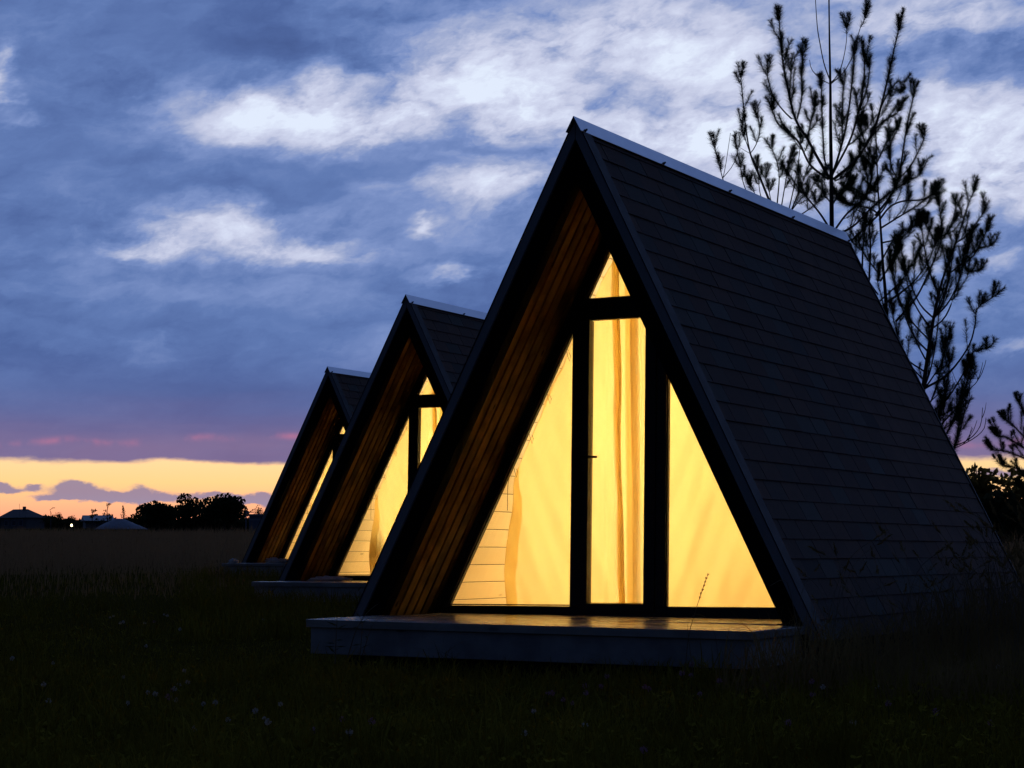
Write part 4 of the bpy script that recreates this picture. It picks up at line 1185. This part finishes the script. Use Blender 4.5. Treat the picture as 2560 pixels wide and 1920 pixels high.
blades('lawn_grass', pos, np.array([.055 + .075 * patch(p[0] * .7, p[1] * .7) for p in pos]) * (1 + .012 * np.hypot(pos[:, 0] - CAM.x, pos[:, 1] - CAM.y)), .0034, 1.0, 'lawn', 'short dark grass of the lawn in front of the cabins')
# clover and weed leaves between the blades
def broad_leaves():
    P_ = scatter(5000, 5.2, 24, -.36, .36, 1.1); V = []; F = []
    for p in P_:
        c = Vector((p[0], p[1], p[2] + random.uniform(.02, .10)))
        for k in range(3):
            a = random.uniform(0, 6.28); r = random.uniform(.008, .016); d = Vector((math.cos(a), math.sin(a), random.uniform(-.2, 1.2))); q = Vector((-math.sin(a), math.cos(a), random.uniform(-.3, .3)))
            o = len(V); V += [tuple(c), tuple(c + d * r + q * r * .8), tuple(c + d * r * 2), tuple(c + d * r - q * r * .8)]; F.append((o, o + 1, o + 2, o + 3))
    o = obj('clover_leaves', np_mesh('clover_leaves', V, F), M['lawn']); tag(o, 'low clover leaves scattered through the dark lawn', 'clover', kind='stuff')
broad_leaves()
# scattered longer tufts that break up the lawn
cent = scatter(420, 6.0, 26, -.34, .36, 1.0); pos = np.repeat(cent, 26, axis=0)
pos[:, :2] += rng.normal(0, .045, (len(pos), 2))
blades('lawn_grass', pos, np.repeat(rng.uniform(.12, .30, len(cent)), 26), .0036, 1.3, 'lawn', 'longer tufts of dark grass scattered over the lawn')
pos = scatter(64000, 22, 170, -.40, .06, .85, lambda x, y, d, a: random.random() < min(1, max(.0, (d - 30 - 4 * math.sin(x * .6)) / 16)))
dd = np.hypot(pos[:, 0] - CAM.x, pos[:, 1] - CAM.y)
blades('meadow_grass', pos, np.clip((dd - 26) / 20, .25, 1) * (.50 + .12 * np.sin(pos[:, 0] * .5) * np.sin(pos[:, 1] * .31)) * rng.choice([.7, 1, 1, 1.35], len(pos)), .003 + dd * .00009, .7, 'meadow', 'tall dry meadow grass across the field behind the lawn')
pos = scatter(9000, 20, 120, .16, .42, .9)
dd = np.hypot(pos[:, 0] - CAM.x, pos[:, 1] - CAM.y)
blades('meadow_grass', pos, .75, .004 + dd * .00011, .6, 'meadow', 'tall dry grass on the field right of the nearest cabin')
# rough grass along the right side of the nearest cabin
def right_strip(x, y, d, a):
    return x > 1.9 and y > -2.2 and x < 6.5 and random.random() < min(1, .35 + .3 * math.exp(-((x - 2.3) / .9) ** 2) + .1)
pos = scatter(9000, 9.5, 24, .02, .40, 1.0, right_strip)
blades('tall_grass', pos, .26 + .24 * np.sin(pos[:, 0] * 2.1) ** 2 + .10 * np.clip(pos[:, 1], 0, 4), .0034, 1.25, 'tallgrass', 'rough tall grass along the right wall of the nearest cabin')
pos = scatter(1500, 9.0, 14.5, -.17, .13, 1.0, lambda x, y, d, a: -1.9 < y < -1.02 and -1.9 < x < 2.2)
blades('tall_grass', pos, .17, .003, 1.1, 'lawn', 'longer grass growing against the front of the nearest deck')
def near_deck(x, y, d, a):
    for (lx, ly, lz), rz in SITES[1:]:
        if -1.9 < x - lx < 2.0 and -2.0 < y - ly < -.99: return True
    return random.random() < .12
pos = scatter(8500, 18, 38, -.16, .02, 1.0, near_deck)
blades('tall_grass', pos, .34, .005, .9, 'lawn', 'longer grass around the decks of the two rear cabins')

# seed-headed stalks: thin stems with drooping panicles
def stalk_mesh(R, h, bend, head=.10, rad=.0016, dense=26):
    rad = .0021; mb = MB(); az = R.uniform(0, 6.28); d = Vector((math.cos(az), math.sin(az), 0))
    pts = [Vector((0, 0, -.03)), d * bend * h * .10 + Vector((0, 0, h * .4)), d * bend * h * .28 + Vector((0, 0, h * .75)), d * bend * h * .55 + Vector((0, 0, h * (1 - .12 * bend)))]
    path = smooth_path(pts, .05); mb.tube(path, list(np.linspace(rad, rad * .5, len(path))), 4)
    hd = MB(); end = path[-1]; tdir = (path[-1] - path[-3]).normalized()
    for k in range(dense):
        f = k / dense; c = end + tdir * (head * (f - .45)); a = Vector((R.gauss(0, 1), R.gauss(0, 1), R.gauss(0, .6))).normalized()
        ln = head * .22 * (1.15 - f); e = c + (a * .55 + tdir * .8) * ln; w = a.orthogonal().normalized() * .0045
        hd.add([c - w * .4, c + w * .4, e + w, e - w, e + (e - c).normalized() * .006], [(0, 1, 2, 3), (3, 2, 4)])
    return mb.mesh('stem'), hd.mesh('seed_head')
RS = random.Random(9)
STALKS = []
for k in range(10):
    a, b = stalk_mesh(RS, RS.uniform(.55, .85), RS.uniform(.3, 1.0)); a.materials.append(M['straw']); b.materials.append(M['tallgrass']); STALKS.append((a, b))
def stalk(loc, v, label, group, sc=1.0, rz=0):
    root = empty('grass_stalk', loc, rz); root.scale = (sc, sc, sc); tag(root, label, 'grass', group)
    obj('stem', STALKS[v][0], None, root); obj('seed_head', STALKS[v][1], None, root)
def hit_ground(px, py, z=-.36):
    for _ in range(4):
        d = FWD + RGT * ((px - 1280) / FPX) - UPV * ((py - 960) / FPX); t = (z - CAM.z) / d.z; p = CAM + d * t; z = ground_z(p.x, p.y)
    return p
thick = MB(); thick_h = MB()
for k in range(230):
    x = 1.95 + abs(RS.gauss(0, 1.0)); y = RS.uniform(-1.2, 5.8); a_, b_ = STALKS[RS.randrange(10)]; sc = RS.uniform(.7, 1.2) * (1.25 if y > 1 else 1)
    mt4 = Matrix.Translation((x, y, ground_z(x, y))) @ Matrix.Rotation(RS.uniform(0, 6.28), 4, 'Z') @ Matrix.Scale(sc, 4)
    for mbx, me in ((thick, a_), (thick_h, b_)): mbx.add([mt4 @ v.co for v in me.vertices], [tuple(p.vertices) for p in me.polygons])
tg = obj('tall_grass', thick_h, M['tallgrass']); tag(tg, 'tangle of pale drooping seed heads along the right wall of the nearest cabin', 'grass', kind='stuff')
tag(obj('stems', thick, M['straw'], tg), None, None, kind='stuff')
for k in range(30):
    x = 1.95 + abs(RS.gauss(0, .8)); y = RS.uniform(-1.6, 3.5)
    stalk((x, y, ground_z(x, y)), RS.randrange(10), 'thin drooping seed-headed stalk in the rough grass right of the nearest cabin', 'stalks right of the nearest cabin', RS.uniform(.7, 1.15), RS.uniform(0, 6.28))
for k in range(26):
    p = hit_ground(RS.uniform(20, 900), RS.uniform(1465, 1600))
    if not cabin_clear(p.x, p.y) and 8 < (p - CAM).length < 24: stalk(p, RS.randrange(10), 'thin seed-headed stalk standing in the lawn left of the nearest cabin', 'stalks in the left lawn', RS.uniform(.35, .6), RS.uniform(0, 6.28))
# the single stalk that stands out against the lit right window, and weeds on the deck edge
def weed(pts_px, depth, label, name='weed_stem', head=None, leaves=0, r=.0025, seed=1):
    R = random.Random(seed); pts = [ray(x, y, depth) for x, y in pts_px]; b = pts[0].copy()
    root = empty(name, b); tag(root, label, 'weed')
    path = smooth_path([p - b for p in pts], .02); mb = MB().tube(path, list(np.linspace(r, r * .5, len(path))), 5); obj('stem', mb, M['straw'], root, True)
    if head:
        hm = MB(); n = len(path)
        for i in range(int(n * (1 - head)), n):
            for _ in range(5):
                a = Vector((R.gauss(0, 1), R.gauss(0, 1), R.gauss(0, 1))).normalized(); t = (path[i] - path[i - 1]).normalized()
                c = path[i]; e = c + (a * .55 + t).normalized() * .014; w = a.orthogonal().normalized() * .004
                hm.add([c - w * .5, c + w * .5, e + w, e - w], [(0, 1, 2, 3)])
        obj('seed_head', hm, M['straw'], root)
    for k in range(leaves):
        i = R.randrange(2, len(path) - 1); lm = MB(); a = Vector((R.gauss(0, 1), R.gauss(0, 1), R.uniform(0, .6))).normalized(); w = a.orthogonal().normalized() * .006
        c = path[i]; lm.add([c, c + a * .03 + w, c + a * .07, c + a * .03 - w], [(0, 1, 2, 3)]); obj('leaf', lm, M['stem'], root)
weed([(1712, 1680), (1722, 1590), (1738, 1530), (1755, 1478), (1768, 1440)], 10.9, 'dark seed-headed stalk silhouetted against the lit right window', head=.26, seed=2)
weed([(1735, 1700), (1722, 1600), (1720, 1560), (1738, 1535), (1762, 1542), (1772, 1560)], 10.9, 'thin arching grass stem bent over the deck edge below the right window', seed=3, r=.002)
weed([(1800, 1700), (1790, 1600), (1778, 1560)], 10.9, 'short thin grass stem in front of the deck below the right window', seed=4, r=.002)
weed([(868, 1650), (885, 1590), (902, 1553), (925, 1525), (945, 1510)], 12.3, 'branching weed stem crossing the left end of the nearest deck', leaves=5, seed=5, r=.004)
weed([(900, 1640), (905, 1560), (890, 1530), (882, 1512)], 12.3, 'slim weed stem leaning left over the left end of the deck', leaves=3, seed=6, r=.003)
weed([(838, 1660), (840, 1600), (843, 1545)], 12.3, 'upright leafy weed at the left corner of the nearest deck', leaves=9, seed=7, r=.004)
weed([(905, 1640), (930, 1565), (948, 1546)], 12.3, 'short dark twig poking over the left end of the deck', leaves=1, seed=8, r=.003)
weed([(2010, 1640), (1975, 1480), (1958, 1450), (1925, 1465)], 11.2, 'pale bent grass blade beside the right foot of the nearest cabin', seed=9, r=.003)

# ------------------------------------------------------------------ clover flowers
def flower_meshes(mat, r, seed):
    R = random.Random(seed); mb = MB()
    for k in range(34):
        a = Vector((R.gauss(0, 1), R.gauss(0, 1), R.gauss(.15, .9))).normalized(); c = a * r * .35; e = a * r; w = a.orthogonal().normalized() * r * .22; w2 = a.cross(w).normalized() * r * .12
        mb.add([c - w * .5, c + w * .5, e + w, e * 1.12 + w2, e - w], [(0, 1, 2, 3, 4)])
    me = mb.mesh('flower_head'); me.materials.append(mat); return me
def stem_mesh(h):
    me = MB().tube([(0, 0, -h), (.01, .004, -h * .5), (0, 0, 0)], .0016, 4).mesh('stem'); me.materials.append(M['stem']); return me
STEM = stem_mesh(.12)
HEADS = {k: [flower_meshes(M[m_], r, i + 1) for i in range(3)] for k, m_, r in (('white', 'white_petal', .011), ('pink', 'pink_petal', .013), ('yellow', 'yellow_petal', .010))}
FL = {'white': ('small white clover head in the dark lawn', 'white clover flowers'), 'pink': ('pinkish clover head standing in the dark grass', 'red clover flowers'),
      'yellow': ('tiny yellow flower in the dark grass', 'yellow flowers')}
def flower(px, py, kind):
    p = hit_ground(px, py); h = RS.uniform(.07, .12)
    d = (p - CAM).length; q = p + (CAM - p).normalized() * (h / max((CAM.z - p.z) / d, .05) * .0)
    z = ground_z(p.x, p.y)
    if cabin_clear(p.x, p.y): return
    zone = ('below the deck front' if 1250 < px < 1860 else 'at lower right' if px >= 1860 else 'at lower left' if py > 1660 else 'left of the decks')
    root = empty('clover_flower', (p.x, p.y, z + h), RS.uniform(0, 6.28)); tag(root, FL[kind][0] + ' ' + zone, 'flower', FL[kind][1] + ' ' + zone)
    s_ = RS.uniform(.8, 1.2) * (1 + .01 * d)
    o = obj('flower_head', HEADS[kind][RS.randrange(3)], None, root); o.scale = (s_, s_, s_)
    st = obj('stem', STEM, None, root); st.scale = (1, 1, h / .12 + .1)
disp = lambda l: [(x, y + 25) for x, y in l]
white = [(30, 1660), (132, 1683), (108, 1745), (120, 1780), (308, 1701), (460, 1700), (447, 1725), (436, 1750), (438, 1764), (369, 1754), (388, 1761), (469, 1720), (508, 1785), (538, 1791), (570, 1818),
         (638, 1806), (660, 1811), (670, 1845), (300, 1561), (308, 1556), (410, 1527), (418, 1525), (456, 1530), (450, 1582), (362, 1533), (366, 1470), (322, 1458), (276, 1511), (284, 1510), (785, 1522), (660, 1540), (680, 1541),
         (2070, 1648), (2058, 1745), (2193, 1727), (2134, 1828), (2390, 1655), (2388, 1618), (2375, 1567), (2508, 1694), (2495, 1693), (1463, 1859), (1335, 1819), (485, 1856), (783, 1848), (873, 1876), (701, 1784), (1310, 1873)]
pink = [(1518, 1710), (1464, 1722), (1503, 1738), (1380, 1745), (1370, 1760), (1612, 1747), (1622, 1745), (1706, 1707), (1728, 1685), (1728, 1700), (1800, 1732), (2030, 1733), (2032, 1748), (2222, 1797), (2478, 1847), (1432, 1776), (1465, 1760), (1408, 1765),
        (1970, 1826), (2340, 1801), (375, 1450), (385, 1559), (323, 1447), (430, 1740), (420, 1757), (1610, 1908), (930, 1850), (855, 1840), (785, 1851), (2028, 1670), (1750, 1750)]
yellow = [(2325, 1735), (2310, 1742), (2298, 1741), (2343, 1700), (1672, 1746)]
for l, k in ((white, 'white'), (pink, 'pink'), (yellow, 'yellow')):
    for x, y in disp(l): flower(x, y, k)
p = hit_ground(2292, 1690)
root = empty('dandelion_clock', (p.x, p.y, ground_z(p.x, p.y))); tag(root, 'pale round dandelion seed head on a thin stem at right', 'flower')
obj('stem', MB().tube([(0, 0, -.02), (.01, 0, .12), (0, .01, .215)], .002, 5), M['stem'], root)
mb = MB(); R = random.Random(3)
for k in range(120):
    a = Vector((R.gauss(0, 1), R.gauss(0, 1), R.gauss(0, 1))).normalized(); c = Vector((0, .01, .235)); w = a.orthogonal().normalized() * .0015
    mb.add([c + a * .004 - w * .3, c + a * .004 + w * .3, c + a * .022 + w, c + a * .022 - w], [(0, 1, 2, 3)])
obj('seed_head', mb, M['tallgrass'], root)

# ------------------------------------------------------------------ loose things on and behind the rear decks
def blob_mesh(R, sx, sy, sz, n=14, rough=.25):
    V = []; F = []
    ph = [R.uniform(0, 6.28) for _ in range(6)]
    for i in range(n + 1):
        th = math.pi * i / n
        for j in range(2 * n):
            a = math.pi * j / n
            d = Vector((math.sin(th) * math.cos(a), math.sin(th) * math.sin(a), math.cos(th)))
            k = 1 + rough * (math.sin(d.x * 5 + ph[0]) * math.sin(d.y * 6 + ph[1]) + .6 * math.sin(d.z * 11 + ph[2] + d.x * 7) + .4 * math.sin(d.y * 17 + ph[3] + d.z * 9))
            V.append((d.x * sx * k, d.y * sy * k, max(d.z * sz * k, -sz * .55)))
    m_ = 2 * n
    for i in range(n):
        for j in range(m_): F.append((i * m_ + j, i * m_ + (j + 1) % m_, (i + 1) * m_ + (j + 1) % m_, (i + 1) * m_ + j))
    return np_mesh('cloth', V, F)
def at_site(i, x, y, z):
    (lx, ly, lz), rz = SITES[i]; c, s = math.cos(rz), math.sin(rz); return Vector((lx + c * x - s * y, ly + s * x + c * y, lz + z))
def cloth_thing(i, x, y, z, s, label, seed, cat='cloth'):
    root = empty('crumpled_cloth', at_site(i, x, y, z + s[2] * .5)); tag(root, label, cat)
    obj('fold', blob_mesh(random.Random(seed), *s), M['bag'], root, True)
    o = obj('fold', blob_mesh(random.Random(seed + 9), s[0] * .55, s[1] * .8, s[2] * .7), M['bag'], root, True); o.location = (s[0] * .9, .03, 0)
cloth_thing(1, -1.12, .12, -.012, (.22, .14, .035), 'pale crumpled cloth lying flat on the deck of the middle cabin', 3)
cloth_thing(2, -1.15, .15, -.02, (.16, .12, .06), 'small pale crumpled cloth on the deck of the farthest cabin', 5)
cloth_thing(2, -1.35, -.85, -.02, (.06, .06, .05), 'tiny pale rag at the left corner of the farthest deck', 6)
# stool with a bundle just inside the middle cabin's left window
q = at_site(1, -.98, D + .34, -.004)
st = empty('stool', q, .4); tag(st, 'small wooden stool behind the left window of the middle cabin', 'stool')
sw = wood('dark stool wood', (.10, .06, .03, 1), (.18, .11, .05, 1), 'x')
obj('seat', MB().box(-.15, .15, -.13, .13, .25, .28), sw, st)
for a, b in ((-.11, -.09), (.11, -.09), (-.11, .09), (.11, .09)): obj('leg', MB().tube([(a * 1.15, b * 1.15, 0), (a, b, .25)], .014, 6), sw, st)
bd = empty('bundle', q + Vector((0, 0, .40))); tag(bd, 'pale bundled bedding on the stool behind the middle cabin window', 'bundle')
obj('cloth', blob_mesh(random.Random(12), .15, .12, .20, 16, .12), M['bag'], bd, True)
